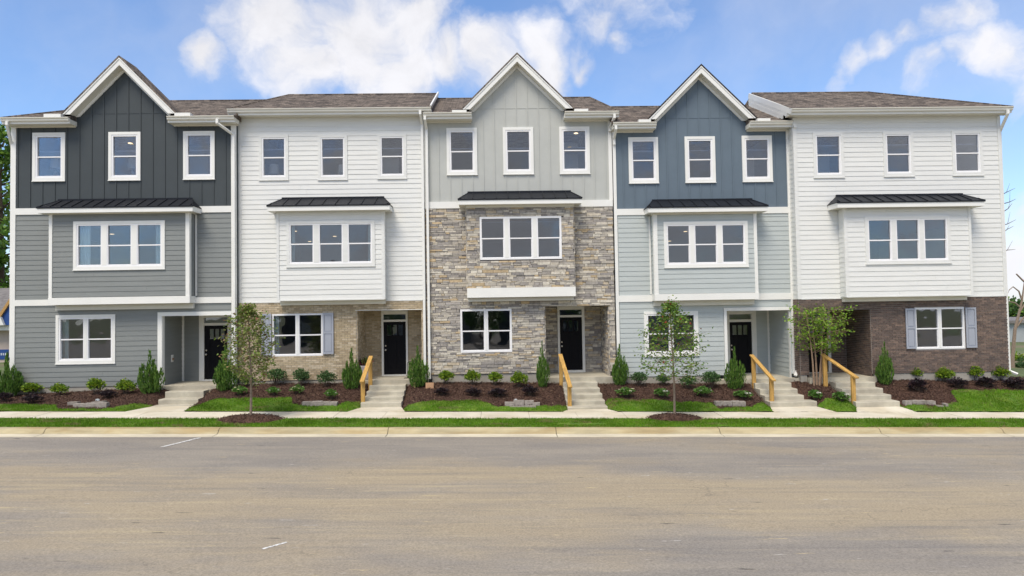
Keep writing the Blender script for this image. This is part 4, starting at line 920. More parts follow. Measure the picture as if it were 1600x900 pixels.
# ---- unit 4: slate blue boards over pale grey lap siding
def unit4():
    Yw = 0.0; Yb = Yw-BAYD; xl = AX(960, 350, Yw); xr = AX(1237, 350, Yw); zb = Zs(Yw, (1000, 588), (1100, 587))
    R4 = house('slate blue gabled townhouse over pale grey lap siding', Yw, xl, xr, zb)
    ztop = Zs(Yw-.54, (980, 190.8), (1215, 188)); zfr = Zs(Yw, (980, 207.6), (1215, 205.5))
    b1 = (Zs(Yw, (965, 337), (1230, 332.7)), Zs(Yw, (965, 327.4), (1230, 322.8))); b2 = (Zs(Yw, (966, 472), (1236, 467.8)), Zs(Yw, (966, 462), (1236, 457.7)))
    floor = Zs(1.0, (1160, 587)); ox0 = AX(1136.2, 540, Yw); ox1 = AX(1235.2, 535, Yw); oz = Zs(Yw, (1140, 485.8), (1225, 484.6)); Yp = solveY(ox1, 1202.8, 540)
    HOUSE[4] = (ox0, ox1, floor, Yw)
    bx0, bx1 = AX(1022.5, 400, Yb), AX(1182.5, 400, Yb); bz0 = Zs(Yb, (1026, 470), (1182, 467.4)); btop = Zs(Yb, (1100, 335))
    hol = [window(R4, Yw, AX(a, 250, Yw), AX(b, 250, Yw), AZ((a+b)/2, d, Yw), AZ((a+b)/2, c, Yw), 1, .10, frame=.06) for a, c, b, d in ((982, 214.7, 1028.4, 286), (1070, 213.5, 1117.3, 285), (1159.4, 212.2, 1206.2, 283.6))]
    tri = window(R4, Yb, AX(1037.2, 382, Yb), AX(1168.3, 382, Yb), Zs(Yb, (1036, 418.4), (1167, 415.9)), Zs(Yb, (1036, 347.5), (1167, 344.6)), 3, .10, frame=.055, mull=.235)
    gw = window(R4, Yw, AX(1006.4, 520, Yw), AX(1091, 520, Yw), Zs(Yw, (1006, 556.5), (1091, 555)), Zs(Yw, (1006, 487.2), (1091, 485.4)), 2, .10, frame=.055, mull=.16)
    w = MB(); wallbox(w, xl, xr, zb, b1[0]+.02, Yw, Yw+.12, [gw[0], (ox0, ox1, zb-1, oz), (bx0+.1, bx1-.1, bz0+.3, btop-.2)]); w.build('wall', 'side_pale', R4)
    w = MB(); wallbox(w, bx0, bx1, bz0, btop, Yb, Yb+.10, [tri[0]]); w.box(bx0, bx0+.1, Yb+.1, Yw, bz0, btop); w.box(bx1-.1, bx1, Yb+.1, Yw, bz0, btop)
    w.box(bx0+.1, bx1-.1, Yb+.1, Yw, bz0, bz0+.3); w.build('bay_wall', 'side_pale', R4)
    gab = gable(R4, Yw, at(1095.5, 101.6, Yw-.36), at(1013, 187.3, Yw-.36), at(1182.5, 183.5, Yw-.36), zfr)
    batten_wall(R4, Yw, xl, xr, b1[0]+.02, ztop-.1, hol, 'side_blue', gab, AX(973.5, 250, Yw), .4085, Zs(Yw, (1092, 184.5)))
    cw = .13
    siding(R4, fr_front(Yw), xl+cw, xr-cw, zb, b2[0], [gw[1], (ox0-.12, xr, zb-1, oz+.11)], 'side_pale')
    siding(R4, fr_front(Yw), xl+cw, bx0-.09, b2[1], b1[0], [], 'side_pale'); siding(R4, fr_front(Yw), bx1, xr-cw, b2[1], b1[0], [], 'side_pale')
    siding(R4, fr_front(Yb), bx0+.12, bx1-.10, bz0+.25, btop, [tri[1]], 'side_pale'); siding(R4, fr_left(bx0), Yb+.1, Yw-.06, bz0+.25, btop, [], 'side_pale')
    trimbox(R4, 'corner_board', xl-.01, xl+cw-.03, Yw-.045, Yw, zb, ztop-.21); trimbox(R4, 'corner_board', xr-cw, xr+.01, Yw-.045, Yw, zb, ztop-.21)
    trimbox(R4, 'belt_board', xl+cw-.03, xr-cw, Yw-.05, Yw, *b1); trimbox(R4, 'belt_board', xl+cw-.03, bx0-.03, Yw-.05, Yw, *b2); trimbox(R4, 'belt_board', bx1+.03, xr-cw, Yw-.05, Yw, *b2)
    trimbox(R4, 'bay_corner_board', bx0-.015, bx0+.12, Yb-.04, Yb, bz0+.24, btop); trimbox(R4, 'bay_corner_board', bx1-.10, bx1+.015, Yb-.04, Yb, bz0+.24, btop)
    trimbox(R4, 'bay_corner_board', bx0-.025, bx0-.001, Yb, Yb+.10, bz0+.24, btop); trimbox(R4, 'bay_corner_board', bx0-.09, bx0-.03, Yw-.045, Yw, bz0+.24, btop)
    bb = MB(); bb.box(bx0-.03, bx1+.02, Yb-.055, Yb, bz0, bz0+.24); bb.box(bx1, bx1+.02, Yb, Yw, bz0, bz0+.24); bb.box(bx0-.03, bx0, Yb, Yw, bz0, bz0+.24); bb.build('bay_belt', 'trim_white', R4)
    trimbox(R4, 'bay_underboard', bx0+.02, bx1-.02, Yw-.14, Yw, bz0-.19, bz0-.002, m='trim_cream')
    zmf = Zs(Yw-.75, (1014, 324), (1199, 320))
    metal_roof(R4, Yw-.052, Yw-.75, AX(1012, 323, Yw-.75), AX(1200.5, 320, Yw-.75), zmf, Zs(Yw, (1020, 314.2), (1172, 312.4)), 10)
    trimbox(R4, 'bay_frieze', bx0-.03, bx1+.03, Yb-.05, Yw, btop-.0, zmf-.19, m='trim_cream')
    e0, e1 = AX(958.5, 193, Yw-.5), AX(1238, 189, Yw-.5); pxl = AX(1014, 190, Yw-.42); pxr = AX(1182, 187, Yw-.42)
    eave(R4, Yw, e0, pxl+.25, ztop, zfr); eave(R4, Yw, pxr-.25, e1, ztop, zfr)
    trimbox(R4, 'rake_return', AX(997, 187, Yw-.4), AX(1016, 186, Yw-.4), Yw-.5, Yw-.1, ztop+.01, ztop+.1); trimbox(R4, 'rake_return', AX(1182, 184, Yw-.4), AX(1202, 184, Yw-.4), Yw-.5, Yw-.1, ztop+.01, ztop+.1)
    main_roof(R4, .25, ztop-.01+SL*.75, e0-.62, e0-.025, e0-.62, e0-.025, 3.0, name='roof_return')
    main_roof(R4, Yw-.5, ztop-.01, e0-.02, e1+.0, e0-.02, e1+.0, 3.0, notch=(pxl+.24, pxr-.24, Yw+.10)); shell(R4, Yw, xl, xr, zb, ztop, 'side_pale')
    x = xl+.04; downspout(R4, [(x, Yw-.5, ztop-.14), (x, Yw-.5, ztop-.24), (x, Yw-.09, ztop-.5), (x, Yw-.09, ztop-.7)])
    x = xr-.0; downspout(R4, [(x, Yw-.5, ztop-.14), (x, Yw-.5, ztop-.24), (x, Yw-.10, ztop-.55), (x, Yw-.10, zb+.12), (x-.14, Yw-.25, zb-.04)], w=.11)
    fx0, fx1 = ox0+.02, AX(1182, 540, Yp); dx0, dx1 = AX(1140, 540, Yp), AX(1174.6, 540, Yp)
    fx0 = min(fx0, dx0-.05); ft = oz-.0
    pw = MB(); pw.box(ox0-.1, ox0-.001, Yw+.12, Yp+.12, zb-.3, oz+.05); pw.box(ox1, ox1+.1, Yw+.12, Yp+.12, zb-.3, oz+.05)
    wallbox(pw, ox0-.1, ox1, zb-.3, oz+.05, Yp, Yp+.12, [(fx0+.03, fx1-.03, zb-1, ft-.02)]); pw.build('porch_wall', 'side_pale', R4)
    trimbox(R4, 'porch_ceiling', ox0-.05, ox1+.05, Yw+.12, Yp+.1, oz+.055, oz+.1, m='trim_cream')
    siding(R4, fr_left(ox1), Yw+.12, Yp-.05, floor, oz, [], 'side_pale'); siding(R4, fr_front(Yp), fx1, ox1-.09, floor, oz, [], 'side_pale')
    trimbox(R4, 'porch_corner_board', ox1-.09, ox1-.001, Yp-.045, Yp, floor, oz)
    trimbox(R4, 'porch_casing', ox0-.105, ox0+.0, Yw-.05, Yw, zb, oz+.12); trimbox(R4, 'porch_casing', ox0, xr-cw, Yw-.05, Yw, oz, oz+.12)
    trimbox(R4, 'porch_casing', ox1-.02, ox1, Yw, Yw+.12, floor, oz)
    door(R4, Yp, fx0, fx1, ft, dx0, dx1, Zs(Yp, (1157, 582.6)), Zs(Yp, (1157, 503)), Zs(Yp, (1157, 499)), min(Zs(Yp, (1157, 491)), ft-.05), Zs(Yp, (1157, 523)), Zs(Yp, (1157, 508)), AX(1144.6, 515, Yp), AX(1168, 515, Yp))
    slab(R4, ox0-.6, xr-.01, Yw-.30, Yp+.1, floor); foundation(R4, Yw, xl, xr, zb, (ox0-.6, xr))
    rooms(R4, Yw, xl, xr, LV(floor), zb, ztop)
    return R4, floor
T1, f1 = unit1(); T2, f2 = unit_white(2); T3, f3 = unit3(); T4, f4 = unit4(); T5, f5 = unit_white(5)

# ------------------------------------------------------------------ front gardens
def curve(pts):
    h = sorted(ground_hit(px, py) for px, py in pts); return [p[0] for p in h], [p[1] for p in h]
# ---- stairs, built down from every porch slab
ST = {1: (-.48, [(288,611.5),(277,624),(266,634.5)], 258, 318), 2: (-.20, [(605,602),(603,611.5),(602,620),(600,628.6)], 577, 633.5), 3: (-.17, [(905,597.6),(905,607),(908,616),(912,626),(916,635.6)], 880, 933.5),
      4: (-.30, [(1208,598.5),(1212,608.3),(1218,618.3),(1225,628)], 1180, 1236.5), 5: (-.65, [(1335,597.5),(1342,607.6),(1350,617.7),(1358,627.8)], 1306, 1367.4)}
SLAB = {}
SX = {}
slabel = {1: 'three low concrete steps up to the grey townhouse porch', 2: 'concrete steps with worn edges up to the tan brick porch', 3: 'tallest flight of concrete steps, up to the stone porch',
          4: 'concrete steps up to the slate blue and pale grey townhouse', 5: 'concrete steps up to the dark brown brick porch'}
for n, (Yf, nos, pl, pr) in ST.items():
    run = .46; Y1 = Yf-run; xa, xb = AX(pl, nos[0][1], Y1), AX(pr, nos[0][1], Y1)
    t = thing('front_steps', slabel[n], 'steps', ((xa+xb)/2, Yf, zr(xa)), 'concrete front steps'); zs = []
    for i, (px, py) in enumerate(nos):
        Y = Yf-run*(i+1); z = AZ(px, py, Y); zs.append(z)
        mb = MB(); e = .012*i; w = .22 if (n == 4 and i == 3) else 0
        mb.extr_x([(Y, -.6), (Y, z-.025), (Y+.012, z-.006), (Y+.03, z), (Y+run+.01, z), (Y+run+.01, -.6)], xa-e, xb+e+w); mb.build('step', 'concrete', t)
    Yb_ = Yf-run*len(nos); SX[n] = (xa-.03, xb+.05+(.2 if n == 4 else 0), Yb_, zs)
    # the landing between the bottom riser and the sidewalk
    mb = MB(); xm0, xm1 = xa-.03, xb+.03+(.18 if n == 4 else 0); q = []
    za = zr((xm0+xm1)/2); zlow = max(za+.25, zs[-1]-.165)
    pts = [(xm0, Yb_+.05, zlow), (xm1, Yb_+.05, zlow), (xm1+.25, WALK1+.003, zr(xm1)+.246), (xm0-.25, WALK1+.003, zr(xm0)+.246)]
    mb.poly(pts+[(x, y, z-.4) for x, y, z in pts], [(0,1,2,3),(4,7,6,5),(0,4,5,1),(1,5,6,2),(2,6,7,3),(3,7,4,0)]); mb.build('landing', 'walk', t); LAND.append((xm0, xm1, Yb_, zlow, zs[0], Yf))
# ---- bed outlines, read from the photograph and laid on the slope
EDGE = [([(-80,634),(0,632.8),(56,633),(86,634.7),(92,639.5),(154,640),(176,638.5),(199,634.7),(240,635.6)], -30, SX[1][0]),
        ([(290,643),(308,628),(340,624),(400,623),(455,622.5),(457,632),(484,635.5),(527,634.5),(552,629.6),(575,631)], SX[1][1], SX[2][0]),
        ([(621,642),(627,632),(660,629),(700,627),(754,627),(779,638),(851,636),(870,635),(895,634)], SX[2][1], SX[3][0]),
        ([(949,627),(1033,626.5),(1061,629.6),(1110,630),(1124,639.6),(1173,636),(1215,635)], SX[3][1], SX[4][0]),
        ([(1265,640),(1279,632),(1340,630.7),(1350,632)], SX[4][1], SX[5][0]),
        ([(1398,634),(1412,637),(1480,635),(1496,629),(1489,618),(1484,611),(1528,610),(1600,610.5),(1750,612)], SX[5][1], 40)]
EC = [(curve(p), a, b) for p, a, b in EDGE]
def is_grass(X, Y):
    if Y < WALK1: return True
    if on_steps(X, Y): return False
    for (cx_, cy_), a, b in EC:
        if a <= X < b: return Y < float(np.interp(X, cx_, cy_))+.04*math.sin(X*5.1)+.02*math.sin(X*17)
    return False
def on_steps(X, Y):
    for xa, xb, yb, _ in SX.values():
        if xa < X < xb and Y > yb: return True
        if Y <= yb+.02:
            e = .25*max(0, min(1, (yb-Y)/max(.01, yb-WALK1)))
            if xa-e < X < xb-.02+e: return True
    return False
def groundgrid(name, m, x0, x1, y0, y1, c, keep, dz, amp, freq):
    nx, ny = int((x1-x0)/c)+1, int(round((y1-y0)/c))+1; idx = {}; v = []; f = []
    def vid(i, j):
        k = (i, j)
        if k not in idx:
            X, Y = x0+i*c, y0+(y1-y0)*j/(ny-1); idx[k] = len(v); v.append((X, Y, zg(X, Y)+dz+amp*mnoise.noise((X*freq, Y*freq, 0))+amp*.5*mnoise.noise((X*freq*3, Y*freq*3, 4))))
        return idx[k]
    for i in range(nx-1):
        for j in range(ny-1):
            X, Y = x0+(i+.5)*c, y0+(y1-y0)*(j+.5)/(ny-1)
            if keep(X, Y): f.append((vid(i, j), vid(i+1, j), vid(i+1, j+1), vid(i, j+1)))
    mb = MB(); mb.v = v; mb.f = f; mb.t = [None]*len(f); o = mb.build(name, m, fix=False, smoothsh=True); return struct(o)
groundgrid('mulch_bed', 'mulch', -24, 27, WALK1, -.02, .07, lambda X, Y: (not is_grass(X, Y) or not is_grass(X, Y+.15)), .0, .02, 3.5)
groundgrid('lawn', 'soil_grass', -24, 27, WALK1, -.02, .07, lambda X, Y: not on_steps(X, Y) and is_grass(X, Y), .022, .03, 1.7)
RING = [(392, 655.5, 1.0), (1054, 653.5, .86)]
rings = []
for px, py, r in RING: rings.append((*ground_hit(px, py), r))
def in_ring(X, Y): return any(((X-a)/r)**2+((Y-b)/(r*.62))**2 < 1 for a, b, r in rings)
BARE = [(*ground_hit(906, 663), .75, .13)]
def bare(X, Y): return any(((X-a)/r)**2+((Y-b)/q)**2 < 1+.5*mnoise.noise((X*6, Y*6, 0)) for a, b, r, q in BARE)
groundgrid('verge', 'soil_grass', -26, 27, -5.345, WALK0-.0, .12, lambda X, Y: True, .008, .02, 1.3)
for a, b, r in rings:
    mb = MB(); n = 28; k = 7; mb.v.append((a, b, zg(a, b)+.13)); 
    for i in range(1, k+1):
        for j in range(n):
            w = 2*math.pi*j/n; q = i/k; rr = r*q*(1+.07*mnoise.noise((math.cos(w)*2, math.sin(w)*2, a))); X, Y = a+rr*math.cos(w), b+rr*.62*math.sin(w)
            mb.v.append((X, Y, zg(X, Y)+.13*(1-q**1.8)+.012+.02*mnoise.noise((X*9, Y*9, 1))*(1-q*.5)-(.03 if i == k else 0)))
    for j in range(n): mb.f.append((0, 1+j, 1+(j+1)%n))
    for i in range(k-1):
        for j in range(n): mb.f.append((1+i*n+j, 1+(i+1)*n+j, 1+(i+1)*n+(j+1)%n, 1+i*n+(j+1)%n))
    mb.t = [None]*len(mb.f); o = mb.build('mulch_ring', 'mulch', fix=False, smoothsh=True); struct(o)

# ---- many small faces at once
NPR = np.random.default_rng(11)
def cloud(name, m, cen, dirs, nrm, Ln, Wd, tones, parent=None, kind=None, tri=False):
    n = len(cen); cen = np.asarray(cen, float); dirs = np.asarray(dirs, float); dirs /= np.linalg.norm(dirs, axis=1, keepdims=True)+1e-9
    nrm = np.asarray(nrm, float); side = np.cross(dirs, nrm); side /= np.linalg.norm(side, axis=1, keepdims=True)+1e-9
    Ln = np.asarray(Ln).reshape(-1, 1)*np.ones((n, 1)); Wd = np.asarray(Wd).reshape(-1, 1)*np.ones((n, 1))
    if tri: vs = np.stack([cen-side*Wd, cen+side*Wd, cen+dirs*Ln], 1); k = 3
    else:
        up_ = np.cross(side, dirs)
        vs = np.stack([cen, cen+dirs*Ln*.45+side*Wd+up_*Wd*.25, cen+dirs*Ln, cen+dirs*Ln*.45-side*Wd+up_*Wd*.25], 1); k = 4
    if parent is not None: vs = vs-np.array(ORG[parent.as_pointer()])
    me = bpy.data.meshes.new(name); me.vertices.add(n*k); me.vertices.foreach_set('co', vs.astype(np.float32).ravel())
    me.loops.add(n*k); me.loops.foreach_set('vertex_index', np.arange(n*k, dtype=np.int32)); me.polygons.add(n); me.polygons.foreach_set('loop_start', np.arange(0, n*k, k, dtype=np.int32)); me.update(calc_edges=True)
    ca = me.color_attributes.new('tone', 'FLOAT_COLOR', 'CORNER'); col = np.ones((n, k, 4), np.float32); col[:, :, :3] = np.asarray(tones)[:, None, :]; ca.data.foreach_set('color', col.ravel())
    me.materials.append(M[m]); o = bpy.data.objects.new(name, me); C.objects.link(o)
    if parent is not None: o.parent = parent; ORG[o.as_pointer()] = ORG[parent.as_pointer()]
    if kind: o['kind'] = kind
    return o
def tonemix(pal, n, j=.2):
    pal = np.array(pal); a = pal[NPR.integers(0, len(pal), n)]; return np.clip(a*NPR.uniform(1-j, 1+j, (n, 1)), 0, 1)
def grass(name, label, x0, x1, y0, y1, dens, keep, dz):
    n = int((x1-x0)*(y1-y0)*dens); X = NPR.uniform(x0, x1, n); Y = NPR.uniform(y0, y1, n)
    ok = np.array([keep(a, b) for a, b in zip(X, Y)]); X, Y = X[ok], Y[ok]; n = len(X)
    Z = np.array([zg(a, b) for a, b in zip(X, Y)])+dz
    d = np.stack([NPR.normal(0, .35, n), NPR.normal(0, .35, n), np.ones(n)], 1); h = NPR.uniform(.035, .075, n)
    pat = np.array([mnoise.noise((a*.9, b*1.6, 0)) for a, b in zip(X, Y)]); t = tonemix([(.105,.235,.010),(.13,.27,.014),(.085,.20,.010),(.16,.30,.018),(.11,.225,.012)], n, .22)*(1+.45*pat[:, None])
    dp = np.array([mnoise.noise((a*1.7, b*3.1, 9)) for a, b in zip(X, Y)]); dry = NPR.random(n) < np.clip((dp-.22)*2.2, .02, .75); t[dry] = (.25, .21, .09)
    o = cloud(name, 'blade', np.stack([X, Y, Z], 1), d, np.stack([NPR.normal(0, 1, n), NPR.normal(0, 1, n), np.zeros(n)], 1)+1e-3, h, .006+.004*NPR.random(n), t, kind='stuff', tri=True)
    return o
grass('lawn_grass', '', -19.5, 20.5, WALK1, -.9, 1900, lambda X, Y: is_grass(X, Y) and not on_steps(X, Y), .015)
grass('verge_grass', '', -19, 19.5, -5.40, WALK0+.06, 1900, lambda X, Y: not in_ring(X, Y) and not bare(X, Y) and -5.355+.035*mnoise.noise((X*4, 0, 0)) < Y < WALK0+.015+.05*mnoise.noise((X*3, 5, 0)), .0)
def chips(name, x0, x1, y0, y1, dens, keep, zf):
    n = int((x1-x0)*(y1-y0)*dens); X = NPR.uniform(x0, x1, n); Y = NPR.uniform(y0, y1, n); ok = np.array([keep(a, b) for a, b in zip(X, Y)]); X, Y = X[ok], Y[ok]; n = len(X)
    Z = np.array([zf(a, b) for a, b in zip(X, Y)]); d = np.stack([NPR.normal(0, 1, n), NPR.normal(0, 1, n), NPR.uniform(-.15, .6, n)], 1)
    t = tonemix([(.062,.031,.022),(.090,.048,.034),(.042,.021,.017),(.075,.038,.027),(.125,.075,.052)], n, .3); pale = NPR.random(n) < .012; t[pale] = (.32, .24, .15)
    cloud(name, 'chips', np.stack([X, Y, Z], 1), d, np.stack([NPR.normal(0, .4, n), NPR.normal(0, .4, n), np.ones(n)], 1), NPR.uniform(.03, .09, n), NPR.uniform(.006, .014, n), t, kind='stuff')
chips('mulch_chips', -19.5, 20.5, WALK1+.1, -.05, 900, lambda X, Y: not is_grass(X, Y) and not on_steps(X, Y), lambda a, b: zg(a, b)+.015+.02*mnoise.noise((a*3.5, b*3.5, 0)))
for a, b, r in rings: chips('mulch_chips', a-r, a+r, b-r*.62, b+r*.62, 900, lambda X, Y: in_ring(X, Y), lambda X, Y: zg(X, Y)+.01+.13*(1-min(1, (((X-a)/r)**2+((Y-b)/(r*.62))**2))**.9))

# ---- landscape blocks, boxes, stones
def blocks(label, spots):
    X0, Y0 = ground_hit(*spots[0][:2]); t = thing('stone_edging', label, 'edging', (X0, Y0, zg(X0, Y0)), 'stone edging blocks in the beds')
    for px, py, w, h in spots:
        X, Y = ground_hit(px, py); s = 43.5*25/(Y-CAM.y)*(1067/43.5/25); wm = w/s; hm = h/s
        mb = MB(); mb.box(X-wm/2, X+wm/2, Y, Y+.2, zg(X, Y)-.05, zg(X, Y)+hm); me = mb
        me.v = [(a+rnd.uniform(-.012, .012), b+rnd.uniform(-.012, .012), c+rnd.uniform(-.01, .01)) for a, b, c in me.v]
        me.build('block', 'block', t)
blocks('low curved row of weathered stone blocks before the charcoal townhouse', [(113,633.5,14,5),(124,637,19,6),(141,637,18,6.5),(158,637.5,16,8),(152,632,18,4)])
blocks('short row of stone blocks in the bed before the tan brick wall', [(479,635,14,7),(494,635,15,7.5),(508,635,13,7),(520,635,12,6.5)])
blocks('stepped row of stone blocks in the bed below the ledge stone wall', [(796,635,15,6),(811,634,16,8),(827,634,14,7.5),(838,635,12,5.5),(817,638,40,3)])
blocks('straight row of grey stone blocks beside the middle timber handrail', [(1125,635,13,7.5),(1138,635,13,7.5),(1151,635,12,7.5),(1161,635,9,7)])
blocks('broken row of stone blocks at the edge of the dark brick bed', [(1420,634,10,7),(1431,632,12,6),(1443,632,12,6),(1456,633,14,6.5),(1480,637,5,6),(1470,637,9,3)])
def pebble(px, py, w, h, label, m='far_metal'):
    X, Y = ground_hit(px, py); mb = MB(); mb.lathe((X, Y, zg(X, Y)-.01), [(w*.6, 0), (w, h*.35), (w*.75, h*.8), (w*.25, h)], 8)
    mb.v = [(a+rnd.uniform(-.01, .01), b+rnd.uniform(-.01, .01), c) for a, b, c in mb.v]; o = mb.build('rock', m); o['label'] = label; o['category'] = 'rock'
pebble(152.5, 627, .075, .09, 'small pale rock behind the curved stone edging'); pebble(806, 626, .055, .07, 'small pale rock on the mulch behind the stepped stone blocks')
X, Y = ground_hit(671.5, 607); z = zg(X, Y)
sb = thing('splash_block', 'tan splash box under the downspout between the white and stone townhouses', 'splash block', (X, Y, z))
mb = MB(); mb.box(X-.14, X+.14, Y-.03, Y+.02, z-.03, z+.2); mb.build('front_panel', 'tan_box', sb); mb = MB(); mb.box(X-.13, X-.10, Y+.02, Y+.22, z-.03, z+.18); mb.build('side_panel', 'tan_box', sb); mb = MB(); mb.box(X+.10, X+.13, Y+.02, Y+.22, z-.03, z+.18); mb.build('side_panel', 'tan_box', sb)
xq, yq = AX(671.8, 595, -.1), -.10; mb = MB(); mb.tube([(xq+.02, yq, AZ(672, 592, yq)), (xq+.02, yq, AZ(672, 600, yq))], .06, 10); mb.tube([(xq+.02, yq, AZ(672, 592, yq)), (xq+.02, yq, AZ(672, 593.5, yq))], .075, 10); o = mb.build('drain_adapter', 'plastic_black'); o['label'] = 'black drain pipe collar below the stone townhouse downspout'; o['category'] = 'drain pipe'; o['kind'] = 'thing'
X, Y = ground_hit(648, 606); mb = MB(); mb.poly([(X-.035, Y, zg(X, Y)-.02), (X+.035, Y, zg(X, Y)-.02), (X+.02, Y+.01, zg(X, Y)+.19), (X-.045, Y+.01, zg(X, Y)+.17), (X-.035, Y+.01, zg(X, Y)-.02), (X+.035, Y+.01, zg(X, Y)-.02), (X+.02, Y+.02, zg(X, Y)+.19), (X-.045, Y+.02, zg(X, Y)+.17)], [(0,1,2,3),(4,7,6,5),(0,4,5,1),(1,5,6,2),(2,6,7,3),(3,7,4,0)])
o = mb.build('plant_tag', 'tan_box'); o['label'] = 'orange plant tag leaning at the foot of the juniper beside the brick porch'; o['category'] = 'tag'
# plant stand pole beside the brick porch door
xq = AX(636.5, 575, .4); mb = MB(); mb.tube([(xq, .4, f2), (xq, .4, AZ(636.5, 567, .4))], .012, 6); mb.tube([(xq, .4, AZ(636.5, 567, .4)), (xq+.12, .4, AZ(640, 564, .4)), (xq+.14, .4, AZ(640, 566.5, .4))], .01, 6); mb.box(xq-.12, xq+.12, .3, .5, f2, f2+.015)
o = mb.build('stand', 'plastic_black'); o['label'] = 'thin black metal stand beside the black door in the tan brick porch'; o['category'] = 'stand'
# ---- handrails
RAIL = {2: ((578.5,560),(567,592),(578.7,558.2),(564.7,592.5),'timber handrail beside the steps of the tan brick porch'), 3: ((876.2,557),(889.5,600),(873.6,553.6),(894.6,603),'timber handrail beside the steps of the stone porch'),
        4: ((1177,558),(1205,590),(1165.5,547.8),(1214.5,596.5),'timber handrail on the steps of the slate blue townhouse'), 5: ((1288.4,556),(1332.5,586),(1285.7,553.5),(1345.8,593),'timber handrail on the steps of the dark brick porch')}
for n, (a, b, p, q, lab) in RAIL.items():
    Yf = ST[n][0]; YA, YB = Yf-.25, SX[n][2]+.25
    xa, xb = AX(*a, YA), AX(*b, YB); za, zb_ = AZ(*a, YA), AZ(*b, YB)
    t = thing('handrail', lab, 'handrail', (xa, YA, zg(xa, YA)), 'timber handrails beside the front steps'); xs = (xa+xb)/2
    for x, y, z in ((xa, YA, za), (xb, YB, zb_)): MB().box(x-.065, x+.065, y-.045, y+.045, zg(x, y)-.2, z-.02).build('post', 'timber', t)
    dy = YB-YA; P0 = Vector((xa, YA, za+.0)); P1 = Vector((xb, YB, zb_)); dd = (P1-P0).normalized(); mb = MB(); mb.bar(P0-dd*.16+Vector((0, 0, .0)), P1+dd*.22, .14, .045); mb.build('rail', 'timber', t)

# ------------------------------------------------------------------ plants
def put(proto, X, Y, Z, sc, rz, label=None):
    r_ = proto.copy(); C.objects.link(r_); r_.location = (X, Y, Z); r_.scale = sc; r_.rotation_euler = (0, 0, rz)
    if label: r_['label'] = label
    for ch in proto.children: c = ch.copy(); C.objects.link(c); c.parent = r_
    return r_
PG = [(.08,.17,.03),(.12,.23,.04),(.055,.12,.025),(.16,.27,.05)]
def juniper(seed):          # unit size: 1 high, 1 wide
    r = np.random.default_rng(seed); cen = []; dr = []; ln = []
    t = thing('juniper', 'x', 'shrub', (0, 0, 0))
    sp = []
    for i in range(15):
        a = 2.4*i+r.uniform(-.3, .3); q = math.sqrt(i/15)*.42; sp.append((q*math.cos(a), q*math.sin(a), 1.0-q*1.05-r.uniform(0, .22) if i else 1.0, .075+.05*r.random()))
    for sx, sy, top, w in sp:
        n = 150; u = r.random(n)**.85; z = .02+u*(top-.02); prof = np.sin(np.clip((1-z/top)*1.25+.10, 0, 1)*math.pi*.5)*w*(.55+.9*np.clip(1-z, 0, 1))
        a = r.uniform(0, 6.28, n); rr = prof*np.sqrt(r.uniform(.25, 1, n)); k = .35+.65*np.minimum(1, z/.25)
        x = sx*k*1.0+rr*np.cos(a); y = sy*k+rr*np.sin(a); cen.append(np.stack([x, y, z-.03], 1))
        dr.append(np.stack([np.cos(a)*.35+sx*.5, np.sin(a)*.35+sy*.5, np.ones(n)], 1)); ln.append(r.uniform(.055, .12, n))
    cen = np.concatenate(cen); dr = np.concatenate(dr); ln = np.concatenate(ln); n = len(cen)
    cloud('foliage', 'needle', cen, dr, r.normal(0, 1, (n, 3)), ln, .013+.010*r.random(n), tonemix(PG, n, .3), t)
    mb = MB(); mb.tube([(0, 0, -.05), (0, 0, .5)], [.02, .008], 5); mb.build('stem', 'bark', t); return t
def bush(name, seed, pal, n=520, leafL=.13, leafW=.045, flat=1.0, blossoms=None, core=True, mname='leaf', up_=.5):
    r = np.random.default_rng(seed); t = thing(name, 'x', 'shrub', (0, 0, 0)); k = 12; cl_ = []
    for i in range(k):
        a = 2.4*i+r.uniform(-.4, .4); q = .34*math.sqrt(i/k); cl_.append((q*math.cos(a), q*math.sin(a), .28+.42*(1-q*1.8)*r.uniform(.7, 1.1), r.uniform(.13, .22)))
    idx = r.integers(0, k, n); c = np.array(cl_)[idx]; d = r.normal(0, 1, (n, 3)); d /= np.linalg.norm(d, axis=1, keepdims=True); rad = c[:, 3:4]*r.uniform(.5, 1.05, (n, 1))
    cen = c[:, :3]+d*rad; cen[:, 2] = np.clip(cen[:, 2], .03, 1.0); dd = d+np.array([0, 0, up_])+r.normal(0, .35, (n, 3))
    cloud('foliage', mname, cen, dd, r.normal(0, 1, (n, 3))+np.array([0, 0, 1.0]), r.uniform(.6, 1.1, n)*leafL, leafW, tonemix(pal, n, .28), t)
    mb = MB()
    for i in range(0, k): c_ = cl_[i]; mb.tube([(c_[0]*.15, c_[1]*.15, -.05), (c_[0]*.6, c_[1]*.6, c_[2]*.6), (c_[0], c_[1], c_[2]+.05)], [.016, .011, .005], 4)
    mb.build('stem', 'bark_dark', t)['kind'] = 'stuff'
    if blossoms:
        for j in range(blossoms[0]):
            a = r.uniform(0, 6.28); q = .36*math.sqrt(r.random()); p = np.array([q*math.cos(a), q*math.sin(a)-.05, .62+.3*r.random()-q*.4]); m_ = 16
            d = r.normal(0, 1, (m_, 3)); d[:, 2] = np.abs(d[:, 2])
            cloud('blossom', 'leaf', p+d*.008, d, r.normal(0, 1, (m_, 3)), .075, .036, tonemix(blossoms[1], m_, .1), t)
    return t
YG = [(.15,.26,.02),(.25,.37,.03),(.08,.16,.02),(.33,.42,.04),(.12,.22,.02)]
DG = [(.06,.13,.045),(.095,.18,.06),(.04,.09,.03),(.13,.21,.08)]
